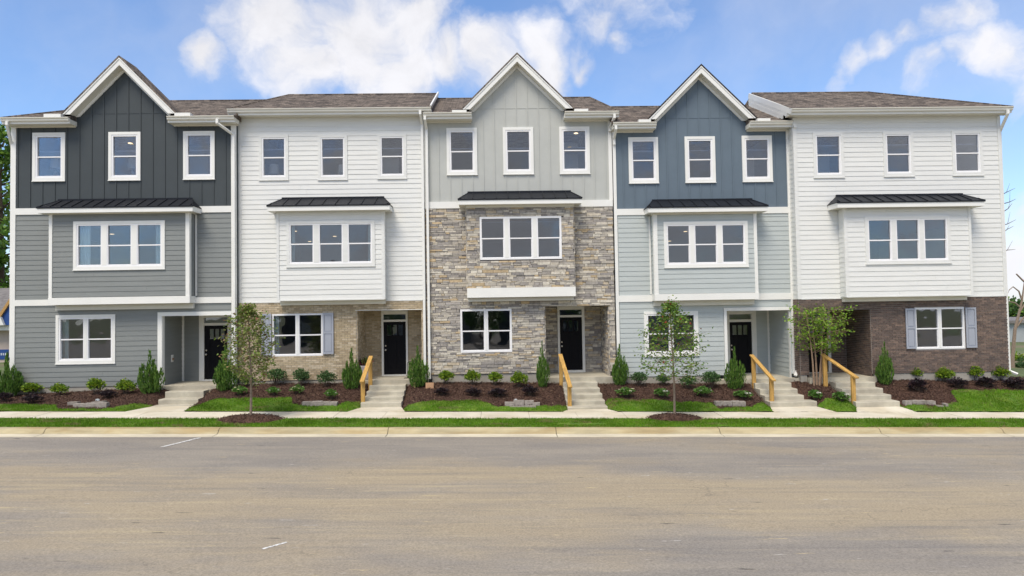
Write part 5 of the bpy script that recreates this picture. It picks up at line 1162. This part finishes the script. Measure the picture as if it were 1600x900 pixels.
DP = [(.022,.014,.020),(.034,.020,.028),(.018,.018,.018),(.045,.024,.03)]
FG = [(.10,.23,.04),(.14,.28,.05),(.07,.16,.03)]
JU = [juniper(i) for i in range(3)]
MG = [bush('nandina', 20+i, YG, 900, .13, .04, mname='leaf') for i in range(2)]
MD = [bush('holly', 30+i, DG, 700, .10, .036) for i in range(3)]
MP = [bush('loropetalum', 40+i, DP, 620, .15, .035) for i in range(2)]
WH = [(.78,.78,.70),(.85,.84,.80)]; YE = [(.80,.66,.18),(.82,.80,.55)]
MF = [bush('rose_bush', 50, FG, 420, .15, .045, blossoms=(7, WH+YE)), bush('rose_bush', 51, FG, 480, .15, .045, blossoms=(5, WH)), bush('rose_bush', 52, FG, 480, .15, .045, blossoms=(2, WH)), bush('rose_bush', 53, FG, 480, .15, .045, blossoms=(12, WH+YE))]
used_p = set()
def plant(protos, i, name, cat, grp, px, pb, w, pt, label, Y=None):
    X, Yg = ground_hit(px, pb)
    if Yg > -.35: Yg = -.42; X = AX(px, pb, Yg)
    s = 1067/(Yg-CAM.y); wm = w/s; z0 = zg(X, Yg); hm = AZ(px, pt, Yg)-z0; p = protos[i % len(protos)]
    key = p.name
    if p.name not in used_p: used_p.add(p.name); o = p; o.location = (X, Yg, z0)
    else: o = put(p, X, Yg, z0, (1, 1, 1), 0)
    f_ = 1.5 if name == 'nandina' else (1.25 if name in ('holly', 'loropetalum') else 1.1); o.scale = (wm*f_, wm*1.0, hm*(1.22 if name == 'nandina' else 1.06)); o.rotation_euler = (0, 0, rnd.uniform(-.4, .4)); o['label'] = label; o['category'] = cat; o['group'] = grp; return o
G1 = 'upright junipers along the townhouse fronts'
for i, (px, pb, w, pt, lab) in enumerate([(11,621,40,555,'wide upright juniper at the outer corner of the charcoal townhouse'),(234,615,38,552,'broad upright juniper beside the charcoal townhouse steps'),(352,611,34,545,'ragged upright juniper behind the thin street tree'),
      (550,608,30,548,'upright juniper before the tan brick porch pier'),(653,605,33,545,'upright juniper below the twin white downspouts'),(848,605,21,539,'narrowest upright juniper, before the ledge stone porch pier'),
      (969,602,26,542,'slim upright juniper at the joint of stone and pale grey siding'),(1149,608,31,547,'upright juniper in front of the slate blue townhouse door'),(1384,601,27,539,'upright juniper before the dark brown brick wall')]):
    plant(JU, i, 'juniper', 'juniper', G1, px, pb, w, pt, lab)
G2 = 'yellow green mounded shrubs'
for i, (px, pb, w, pt, lab) in enumerate([(48,617,25,598,'yellow green shrub behind the dark shrub below the grey siding'),(92,618,20,600,'smallest yellow green shrub below the paired grey wall window'),(149,616,23,591,'brightest yellow green shrub behind the curved stone edging'),(196,616,22,594,'green shrub with yellow tips next to the broad juniper'),
      (697,600,19,579,'yellow green shrub nearest the stone townhouse downspout'),(738,601,19,579,'yellow green shrub under the stone wall window, nearer the downspout'),(773.5,602,18,581,'yellow green shrub under the stone wall window, nearer the porch'),(811,605,21,582,'yellow green shrub next to the narrowest juniper'),
      (1431,593,20,574,'yellow green shrub nearest the juniper on the dark brick wall'),(1477,597,22,576,'yellow green shrub under the shuttered window of the dark brick wall'),(1523,594,25,572,'largest yellow green shrub on the dark brick wall'),(1563,594,24,573,'yellow green shrub at the outer corner of the dark brick wall')]):
    plant(MG, i, 'nandina', 'shrub', G2, px, pb, w, pt, lab)
G3 = 'round dark green shrubs'
for i, (px, pb, w, pt, lab) in enumerate([(387,604,22,584,'round dark green shrub hidden behind the thin street tree'),(431,602,29,571,'round dark green shrub under the window with blue shutters'),(470,601,28,573,'round dark green shrub, middle of three on the tan brick wall'),(509.6,604,27,576,'glossy dark green shrub next to the tan brick wall juniper'),
      (998.5,603,26,577,'round dark green shrub next to the slim juniper'),(1036,602,24,583,'round dark green shrub under the pale grey wall window'),(1075,607,26,584,'round dark green shrub half hidden by the red berried tree'),(1110.5,607,30,575,'largest round dark green shrub, on the pale grey siding')]):
    plant(MD, i, 'holly', 'shrub', G3, px, pb, w, pt, lab)
G4 = 'low dark purple shrubs'
for i, (px, pb, w, pt, lab) in enumerate([(50,630,28,615,'low dark purple shrub in front of the yellow green shrub at the row end'),(6,628,24,612,'low dark purple shrub at the foot of the wide juniper'),(168,622,25,608,'low dark purple shrub behind the pale rock'),(690.7,618,22,605,'low dark purple shrub nearest the splash box'),
      (740,618.5,24,605,'low dark purple shrub before the stone wall, nearer the splash box'),(778,620,27,606,'low dark purple shrub above the stepped stone blocks'),(828,618,24,601,'dark greenish purple shrub nearest the stone porch steps'),(1435,612,29,590,'rounded dark purple shrub above the broken stone row'),
      (1497,607,26,589,'low dark purple shrub where the far lawn meets the mulch'),(1541,605,28,588,'low dark purple shrub between the largest yellow green shrub and the corner'),(1588,606,34,589,'low dark purple shrub beyond the dark brick corner')]):
    plant(MP, i, 'loropetalum', 'shrub', G4, px, pb, w, pt, lab)
G5 = 'low flowering rose bushes'
for i, px, pb, w, pt, lab in [(0,374,618,26,602,'rose bush with pale yellow blooms left of the thin tree trunk'),(2,427,618,21,603,'small rose bush with few blooms below the blue shuttered window'),(0,464,616,22,601,'white and yellow flowered rose bush between the dark green shrubs'),(2,517,624,20,606,'nearly bloomless rose bush behind the tan brick bed blocks'),
      (3,978,621,30,604,'rose bush with the most white and yellow blooms near the stone porch steps'),(1,1034,622,26,605,'rose bush with white blooms next to the red berried tree trunk'),(2,1099,620,28,602,'sprawling green rose bush on the pale grey bed'),(1,1161,623,31,609,'white flowered rose bush behind the straight grey blocks'),
      (1,1274,626,22,607,'white flowered rose bush under the multi stemmed tree'),(1,1315,628,26,610,'white flowered rose bush beside the last handrail')]:
    plant(MF, i, 'rose_bush', 'rose bush', G5, px, pb, w, pt, lab)
# ---- trees in front
def tree(name, label, base, H, crown_z0, wid, pal, trunks, leafn, leafL, mtr, droop=0.0, cat='tree', shape='cone', tips=None, nb=34, seed=1, rtrunk=.05, up_=.7):
    r = np.random.default_rng(seed); X, Y, Z = base; t = thing(name, label, cat, base)
    mb = MB(); br = MB(); ends = []
    for (ox, oy, lean) in trunks:
        pts = []; rad = []
        for i in range(7):
            u = i/6; pts.append(Vector((X+ox+lean[0]*u**1.3+.02*math.sin(5*u+ox*9), Y+oy+lean[1]*u**1.3, Z-.05+u*H*.97))); rad.append(rtrunk*(1-.82*u))
        mb.tube(pts, rad, 7)
        m_ = max(4, nb//len(trunks))
        for k in range(m_):
            u = crown_z0/H+(.97-crown_z0/H)*(k+.5)/m_; j = u*6; i0 = min(5, int(j)); p = pts[i0].lerp(pts[i0+1], j-i0); a = k*2.4+r.uniform(-.4, .4); v = (u-crown_z0/H)/(1-crown_z0/H)
            prof = (math.sin(math.pi*min(1, .34+v*.66))**.9 if shape == 'cone' else math.sin(math.pi*min(1, .25+.62*v))**.6)
            if shape == 'cone': prof *= 1.08-.2*v
            ln_ = wid/2*prof*r.uniform(.72, 1.12)/(1 if len(trunks) == 1 else 1.3)
            d = Vector((math.cos(a), math.sin(a), up_-.9*droop)); q = p+d*ln_*.5+Vector((0, 0, .0)); e = p+Vector((math.cos(a), math.sin(a), (up_*.75-droop)))*ln_
            br.tube([p, q, e], [rtrunk*.28*(1-.5*u), rtrunk*.2*(1-.5*u), .004], 4)
            for w_ in np.linspace(.30, 1.0, 5): ends.append((p.lerp(e, w_), ln_, a, v))
            for s_ in range(3):
                b0 = p.lerp(e, .35+.25*s_); a2 = a+r.choice([-1, 1])*r.uniform(.5, 1.1); l2 = ln_*r.uniform(.25, .5); e2 = b0+Vector((math.cos(a2), math.sin(a2), up_*.6-droop))*l2
                br.tube([b0, e2], [rtrunk*.12, .003], 3)
                for w_ in (.5, 1.0): ends.append((b0.lerp(e2, w_), l2, a2, v))
    mb.build('trunk', mtr, t); o = br.build('branch', mtr, t, fix=False); o['kind'] = 'stuff'
    n = int(leafn); ii = r.integers(0, len(ends), n); P = np.array([tuple(ends[i][0]) for i in ii]); A = np.array([ends[i][2] for i in ii])+r.normal(0, .9, n)
    P = P+r.normal(0, leafL*.75, (n, 3)); d = np.stack([np.cos(A), np.sin(A), r.normal(-.1-droop, .5, n)], 1)
    ton = tonemix(pal, n, .25)
    if tips is not None: k = r.random(n) < tips[0]; ton[k] = tonemix(tips[1], int(k.sum()), .2)
    cloud('leaves', 'leaf', P, d, r.normal(0, .6, (n, 3))+np.array([0, 0, 1.0]), leafL*r.uniform(.7, 1.2, n), leafL*.31, ton, t)['kind'] = 'stuff'
    return t
def gbase(px, py): 
    X, Y = ground_hit(px, py); return X, Y, zg(X, Y)
bX, bY, bZ = gbase(392, 655.5); bZ += .10
s1 = 1067/(bY-CAM.y)
tree('young_tree', 'slender young tree with brown tinged leaves in a mulch ring by the kerb', (bX, bY, bZ), AZ(392, 468, bY)-bZ, (655-608)/s1, 74/s1, [(.17,.25,.045),(.22,.29,.06),(.12,.19,.035),(.28,.30,.10)], [(0, 0, (-.05, 0))], 3100, .098, 'bark', tips=(.14, [(.26,.16,.08),(.30,.22,.11),(.20,.08,.05)]), nb=44, seed=3, rtrunk=.042, up_=.9)
bX, bY, bZ = gbase(1054, 653.5); bZ += .10; s1 = 1067/(bY-CAM.y)
tree('young_tree', 'young dark leaved tree with red berries in a mulch ring by the kerb', (bX, bY, bZ), AZ(1052, 460, bY)-bZ, (653-600)/s1, 90/s1, [(.13,.24,.035),(.17,.29,.05),(.08,.16,.03),(.24,.33,.07)], [(0, 0, (-.05, 0))], 2700, .100, 'bark', tips=(.05, [(.30,.05,.03),(.25,.12,.05)]), nb=46, seed=5, rtrunk=.038, up_=.55)
bX, bY, bZ = gbase(1277, 603); s1 = 1067/(bY-CAM.y)
tree('multi_stem_tree', 'multi stemmed tree with fresh green leaves before the dark brick porch', (bX, bY, bZ), AZ(1283, 474, bY)-bZ, (603-550)/s1, 86/s1, [(.17,.33,.03),(.22,.38,.035),(.12,.24,.03),(.28,.42,.05)], [(-.10, 0, (-.28, -.1)), (0, .04, (-.05, .1)), (.06, 0, (.35, 0)), (.10, .05, (.75, .1))], 2200, .10, 'bark_tan', shape='round', nb=60, seed=9, rtrunk=.04, up_=.45)
# ---- pot with plants on the tan brick porch
px0 = AX(572.5, 585, -.05); y0 = -.05+.25
x0 = AX(572, 585, y0); t = thing('planter', 'tall pale purple planter with dark red and green plants on the brick porch', 'planter', (x0, y0, f2))
mb = MB(); ht = AZ(572, 571, y0)-f2; mb.lathe((x0, y0, f2), [(.11, 0), (.15, .03), (.14, ht*.3), (.19, ht*.8), (.215, ht*.93), (.225, ht), (.19, ht), (.18, ht-.06)], 20); mb.build('pot', 'pot', t, smoothsh=True)
n = 260; r = np.random.default_rng(5); d = r.normal(0, 1, (n, 3)); d[:, 2] = np.abs(d[:, 2])+.8
ton = tonemix([(.05,.11,.03),(.09,.02,.03),(.06,.02,.025),(.12,.18,.04)], n, .25); k = r.random(n) < .12; ton[k] = (.45, .06, .12)
cloud('foliage', 'leaf', np.array([x0, y0, f2+ht])+r.normal(0, .07, (n, 3))*np.array([1, 1, .2]), d, r.normal(0, 1, (n, 3)), r.uniform(.12, .38, n), .02, ton, t)

# ------------------------------------------------------------------ behind the glass
def ceil_light(root, px, py, zc):
    d = ray(px, py); k = (zc-CAM.z)/d.z; Y = CAM.y+d.y*k; X = d.x*k
    if Y > 7.2: return
    mb = MB(); mb.lathe((X, Y, zc-.014), [(.075, 0), (.075, .012)], 14); mb.build('ceiling_light', 'bulb', root)
for root, fl, spots in ((T1, f1, [(203.5, 223.5, 2), (175, 365.6, 1)]), (T2, f2, [(461, 361, 1), (484, 377, 1), (523, 369, 1)]), (T3, f3, [(900, 208, 2)]), (T4, f4, [(1071, 361.5, 1), (1046, 376.5, 1)])):
    for px, py, lv in spots: ceil_light(root, px, py, (LV(fl)[lv]+2.68 if lv == 2 else LV(fl)[2]-.34)-.001 if lv == 2 else LV(fl)[2]-.341)
def curtain(label, px0, px1, pt, pb, Y):
    x0, x1 = AX(px0, (pt+pb)/2, Y), AX(px1, (pt+pb)/2, Y); z0, z1 = AZ((px0+px1)/2, pb, Y)-.25, AZ((px0+px1)/2, pt, Y)+.12; n = 20; mb = MB()
    for i in range(n+1):
        u = i/n; X = x0+(x1-x0)*u; yy = Y+.035*math.sin(u*6.28*max(2, round((x1-x0)/.11))); mb.v += [(X, yy, z0), (X, yy, z1), (X, yy+.008, z0), (X, yy+.008, z1)]
    for i in range(n): a = i*4; mb.f += [(a, a+4, a+5, a+1), (a+2, a+3, a+7, a+6)]
    mb.t = [None]*len(mb.f); o = mb.build('curtain', 'curtain', fix=False, smoothsh=True); o['label'] = label; o['category'] = 'curtain'; o['group'] = 'curtains behind the glass'
curtain('pale aqua curtain in the grey bay, on the side nearer the row end', 123, 141.5, 350, 416, -.43); curtain('pale aqua curtain in the grey bay, on the side nearer the white house', 243.5, 253, 350, 416, -.43)
curtain('pale aqua curtain behind the ground floor window of the grey house', 94, 107.5, 498, 563, .05); curtain('aqua curtain in the white bay over tan brick, beside the outer pane', 453, 461, 349, 412, -.22)
curtain('aqua curtain edge at the last pane of the white bay over tan brick', 575.5, 581, 349, 412, -.22); curtain('aqua curtain behind the blue shuttered window of tan brick', 427, 436.5, 493, 554, .25)
def lamp(label, px, pt, pb, wpx, root_floor, Y=.75):
    X = AX(px, (pt+pb)/2, Y); s = 1067/(Y-CAM.y); w = wpx/s/2; z0, z1 = AZ(px, pb, Y), AZ(px, pt, Y); zt = z0-.28
    d = thing('nightstand', 'small nightstand under the '+label.split(' lamp ')[0].split('white shaded ')[-1]+' lamp '+' '.join(label.split(' lamp ')[1].split()[:9]), 'nightstand', (X, Y, root_floor), 'nightstands in the upstairs rooms')
    MB().box(X-.27, X+.27, Y-.2, Y+.2, zt-.04, zt).build('top', 'lampbase', d)
    for a in (-.23, .23):
        for b in (-.16, .16): MB().box(X+a-.02, X+a+.02, Y+b-.02, Y+b+.02, root_floor, zt-.04).build('leg', 'lampbase', d)
    t = thing('table_lamp', label, 'lamp', (X, Y, zt), 'table lamps behind upstairs windows')
    mb = MB(); mb.lathe((X, Y, zt), [(.07, 0), (.09, .05), (.06, .16), (.012, .2), (.012, .32)], 12); mb.build('base', 'lampbase', t)
    mb = MB(); mb.lathe((X, Y, z0), [(w, 0), (w*.82, z1-z0)], 20); mb.build('lamp_shade', 'lamp_shade', t, smoothsh=False)
lamp('white shaded table lamp in the charcoal house window at the row end', 87, 248, 264, 15, LV(f1)[2]-.004); lamp('white shaded table lamp behind the window under the charcoal gable peak', 207, 248, 264, 13, LV(f1)[2]-.004)
lamp('drum table lamp in the white house window next to the charcoal gable', 428.5, 257.5, 273, 17, LV(f2)[2]-.004); lamp('drum table lamp at the side of the middle top window of the white house', 535, 258, 272, 14, LV(f2)[2]-.004)
for root, fl, px0, px1, pt, pb, Y in ((T1, f1, 293, 325, 228, 300, 1.0), (T2, f2, 594, 623, 231, 300, 1.2), (T3, f3, 876, 903, 223, 300, 1.2), (T4, f4, 1160, 1178, 231, 300, 1.2), (T5, f5, 1271, 1296, 228, 300, .8)):
    x0, x1 = AX(px0, 250, Y), AX(px1, 250, Y); MB().box(x0, x1, Y, Y+.05, LV(fl)[2]-.003, AZ((px0+px1)/2, pt, Y)).build('interior_door', 'plate_white', root)

# ------------------------------------------------------------------ street details
def roadline(label, p, q, w=.10):
    a = []
    for px, py in (p, q):
        d = ray(px, py); z = 0
        for _ in range(6): k = (z+.004-CAM.z)/d.z; X = d.x*k; z = zr(X)+.004
        a.append(Vector((X, CAM.y+d.y*k, z)))
    d = (a[1]-a[0]).normalized(); s_ = Vector((-d.y, d.x, 0))*w/2; mb = MB(); mb.poly([a[0]-s_, a[1]-s_, a[1]+s_, a[0]+s_, a[0]-s_-Vector((0,0,.003)), a[1]-s_-Vector((0,0,.003)), a[1]+s_-Vector((0,0,.003)), a[0]+s_-Vector((0,0,.003))], [(0,1,2,3),(4,7,6,5),(0,4,5,1),(1,5,6,2),(2,6,7,3),(3,7,4,0)])
    o = mb.build('road_marking', 'paint'); o['kind'] = 'structure'; o['label'] = label
roadline('white painted parking line slanting from the kerb', (253, 698), (312, 683.6)); roadline('short white painted dash on the near asphalt', (410, 857), (448, 846.5), .05)

# ------------------------------------------------------------------ what stands around
def far(name, label, cat, X, Y, Z=0.0): return thing(name, label, cat, (X, Y, Z))
# unfinished neighbour beyond the row end
Yn = 12.0
nb_ = far('unfinished_house', 'unfinished neighbouring house wrapped in blue sheet beyond the charcoal townhouse', 'house', AX(-40, 560, Yn), Yn)
xa, xb = AX(-260, 540, Yn), AX(60, 540, Yn)
MB().box(xa, xb, Yn, Yn+8, -1.2, AZ(8, 516, Yn)).build('wall', 'far_wall', nb_)
MB().box(xa, AX(14.2, 555, Yn), Yn-.03, Yn, AZ(8, 561.5, Yn), AZ(8, 546, Yn)).build('wrap_band', 'wrap_blue', nb_)
w = MB()
for i in range(9): a = AX(11.5-i*3.2, 553, Yn); w.box(a, a+.055, Yn-.04, Yn-.031, AZ(8, 555, Yn), AZ(8, 551.5, Yn))
w.build('wrap_print', 'wrap_print', nb_)['kind'] = 'stuff'
MB().box(xa, xb, Yn-.5, Yn+.2, AZ(8, 516, Yn), AZ(8, 508, Yn)).build('fascia', 'trim_white', nb_)
zr0, zr1 = AZ(8, 508, Yn-.5), AZ(8, 450, Yn+5); mb = MB(); mb.extr_x([(Yn-.5, zr0), (Yn+5, zr1), (Yn+9, zr0)], xa, xb); mb.build('roof', 'far_roof', nb_)
gx = AX(22, 500, Yn-.6); mb = MB(); zt_ = AZ(22, 463, Yn-.6); zb_ = AZ(8, 508, Yn-.6); hw = gx-AX(-6, 508, Yn-.6); mb.prism([(gx-hw, zb_), (gx+hw, zb_), (gx, zt_)], Yn-.62, Yn+3); mb.build('gable_wall', 'wrap_blue', nb_)
mb = MB(); mb.bar((gx-hw-.1, Yn-.66, zb_-.05), (gx, Yn-.66, zt_+.02), .12, .14, side=Vector((0, 1, 0))); mb.build('rake_board', 'osb', nb_)
mb = MB(); mb.prism([(AX(-12, 508, Yn-.8), zb_), (AX(5.5, 508, Yn-.8), zb_), (AX(0, 497, Yn-.8), AZ(0, 495, Yn-.8))], Yn-.8, Yn-.64); mb.build('porch_gable', 'trim_white', nb_)
# pale metal building on the other side
Ym = 30.0; xa, xb = AX(1540, 520, Ym), AX(1760, 520, Ym); bd = far('metal_building', 'long pale metal building beyond the dark brick corner', 'building', (xa+xb)/2, Ym)
MB().box(xa, xb, Ym, Ym+12, -1.4, AZ(1590, 505, Ym)).build('wall', 'far_metal', bd); MB().box(xa-.3, xb+.3, Ym-.3, Ym+12.3, AZ(1590, 505, Ym)+.002, AZ(1590, 500.5, Ym)).build('roof_edge', 'far_roof', bd)
# trees behind
def bigtree(name, label, cat, X, Y, Z, H, Wd, pal, n, leaf, seed, z0=.18, cone=.0, mtr='bark_dark'):
    r = np.random.default_rng(seed); t = thing(name, label, cat, (X, Y, Z)); mb = MB(); mb.tube([(X, Y, Z-.3), (X+.1, Y, Z+H*.5), (X, Y, Z+H*.93)], [H*.022, H*.015, H*.003], 7); mb.build('trunk', mtr, t)
    k = 46; cl_ = []
    lb = MB()
    for i in range(k):
        u = z0+(1-z0)*(i+.5)/k; a = 2.4*i+r.uniform(-.5, .5); pr = Wd/2*((1-u)**.7 if cone else math.sin(math.pi*min(1, (u-z0)/(1-z0)*.85+.12))**.6)*r.uniform(.45, 1); c = (X+pr*math.cos(a), Y+pr*math.sin(a), Z+H*u+r.uniform(-.03, .03)*H); cl_.append((*c, Wd*r.uniform(.09, .17)))
        lb.tube([(X, Y, Z+H*(u-.06)), c], [H*.005, H*.0015], 4)
    lb.build('branch', mtr, t, fix=False)['kind'] = 'stuff'
    ii = r.integers(0, k, n); c = np.array(cl_)[ii]; d = r.normal(0, 1, (n, 3)); d /= np.linalg.norm(d, axis=1, keepdims=True); P = c[:, :3]+d*c[:, 3:4]*r.uniform(.3, 1.1, (n, 1))*np.array([1, 1, .7])
    cloud('leaves', 'leaf', P, d+r.normal(0, .5, (n, 3)), r.normal(0, 1, (n, 3))+np.array([0, 0, .8]), leaf*r.uniform(.6, 1.2, n), leaf*.4, tonemix(pal, n, .3), t)['kind'] = 'stuff'; return t
PT = [(.09,.19,.03),(.13,.26,.04),(.06,.13,.025),(.18,.30,.05)]
Yt = 22.0; bigtree('pine_tree', 'tall green pine behind the row end, its top beside the gutter', 'tree', AX(-2, 400, Yt), Yt, 0, AZ(0, 208, Yt), 7.5, PT, 9000, .34, 71, .12)
Yt = 30.0; bigtree('pine_tree', 'dark tree deeper behind the neighbouring blue wrapped house', 'tree', AX(-50, 400, Yt), Yt, 0, AZ(0, 250, Yt), 9, PT, 7000, .4, 72, .12)
Yt = 50.0; 
for i, (px, py, wd, lab) in enumerate([(1588, 474, 6, 'dark round tree behind the pale metal building'), (1650, 478, 9, 'dark tree past the end of the pale metal building')]):
    bigtree('background_tree', lab, 'tree', AX(px, 500, Yt), Yt, -1, AZ(px, py, Yt)+1, wd, DG+PG, 3500, .4, 80+i, .15)
Yt = 14.0; bX = AX(1590, 560, Yt)
for i, (dx, py, w_, lab, pal) in enumerate([(0, 545, 1.6, 'yellow green bush beside the dark brick corner', YG), (1.2, 556, 1.4, 'dark green bush behind the far lawn edge', DG)]):
    zt = AZ(1590, py, Yt-4*i); X = AX(1586+14*i, 560, Yt-4*i); o = bush('bush', 90+i, pal, 900, .09, .03); o.location = (X, Yt-4*i, -.5); o.scale = (w_, w_, zt+.5); o['label'] = lab; o['category'] = 'bush'
# bare tree at the far right
Yt = 10.0; X = AX(1584, 560, Yt); t = thing('bare_tree', 'bare crooked tree behind the dark brick corner', 'tree', (X, Yt, -.3)); mb = MB()
def A3(px, py, Y=Yt): a = at(px, py, Y); return (a[0], Y, a[1])
mb.tube([(A3(1583, 600)[0], Yt, -.4), A3(1582, 560), A3(1586, 515), A3(1597, 470), A3(1602, 430)], [.13, .10, .08, .05, .02], 7); mb.build('trunk', 'bark', t)
for pp in ([A3(1597,470), A3(1592,455), A3(1583,448), A3(1577,453), A3(1575,458)], [A3(1594,480), A3(1586,473), A3(1576,471)], [A3(1600,440), A3(1588,428)], [A3(1586,515), A3(1598,498), A3(1606,488)], [A3(1592,490), A3(1604,470), A3(1612,450)]):
    mb = MB(); mb.tube(pp, [.045-.008*i for i in range(len(pp))], 5); mb.build('branch', 'bark', t)
Yt = 8.0; t = thing('leafless_tree', 'thin twigs of a leafless tree showing past the white townhouse side wall', 'tree', (AX(1552, 560, Yt), Yt, -.3)); mb = MB()
mb.tube([(AX(1552, 600, Yt), Yt, -.4), A3(1550, 480, Yt), A3(1556, 330, Yt)], [.14, .1, .03], 6); mb.build('trunk', 'bark', t); r = random.Random(4)
for y in (365, 345, 330, 312, 390, 300):
    p = A3(1554, y+10, Yt); q = A3(1572+r.uniform(0, 6), y+r.uniform(-8, 6), Yt); e = A3(1580+r.uniform(0, 9), y-6+r.uniform(-8, 8), Yt); mb = MB(); mb.tube([p, q, e], [.03, .018, .006], 4); mb.tube([q, A3(1577+r.uniform(0, 6), y-14, Yt)], [.012, .004], 4); mb.build('branch', 'bark_dark', t)
# houses across the street, behind the camera: they show in the windows
for i, (xc, wd, hz, mw) in enumerate([(-19, 9, 7.4, 'side_dark'), (-7.5, 9, 8.2, 'side_grey'), (5, 9, 7.2, 'side_dark'), (16.5, 9, 8.0, 'side_pale')]):
    Yo = -52.0; t = thing('opposite_house', ['charcoal house across the street, reflected in the grey bay window', 'grey gabled house across the street, reflected in the white bay window', 'charcoal house across the street with a lower gable', 'pale grey gabled house across the street at the far end'][i], 'house', (xc, Yo, 0), 'houses across the street')
    MB().box(xc-wd/2, xc+wd/2, Yo-10, Yo, -.6, hz-1.6).build('wall', mw, t); mb = MB(); mb.prism([(xc-wd/2-.4, hz-1.6), (xc+wd/2+.4, hz-1.6), (xc, hz+2.0)], Yo-10.4, Yo+.4); mb.build('roof', 'shingle', t)
    mb = MB(); mb.bar((xc-wd/2-.4, Yo+.43, hz-1.6), (xc, Yo+.43, hz+2.0), .05, .28, side=Vector((0, 1, 0))); mb.build('rake_board', 'trim_white', t); mb = MB(); mb.bar((xc+wd/2+.4, Yo+.43, hz-1.6), (xc, Yo+.43, hz+2.0), .05, .28, side=Vector((0, 1, 0))); mb.build('rake_board', 'trim_white', t)
    for xx in (-2.6, 0, 2.6):
        for zz in (1.2, 4.2): w_ = MB().box(xc+xx-.6, xc+xx+.6, Yo+.0, Yo+.05, zz, zz+1.5).build('window', 'trim_white', t); MB().box(xc+xx-.5, xc+xx+.5, Yo+.05, Yo+.06, zz+.1, zz+1.4).build('pane', 'glass', w_)

for i, xc in enumerate([-26, -13.2, -1.2, 10.8, 23]):
    bigtree('street_tree', ['dark tree across the street at the charcoal end', 'dark tree across the street between the charcoal and grey houses', 'dark tree across the street facing the stone townhouse', 'dark tree across the street facing the slate blue townhouse', 'dark tree across the street at the brown brick end'][i], 'tree', xc, -47.0+(i%2), 0, 6.5+(i*37%3), 5.2, DG+PG, 2600, .34, 120+i, .2)
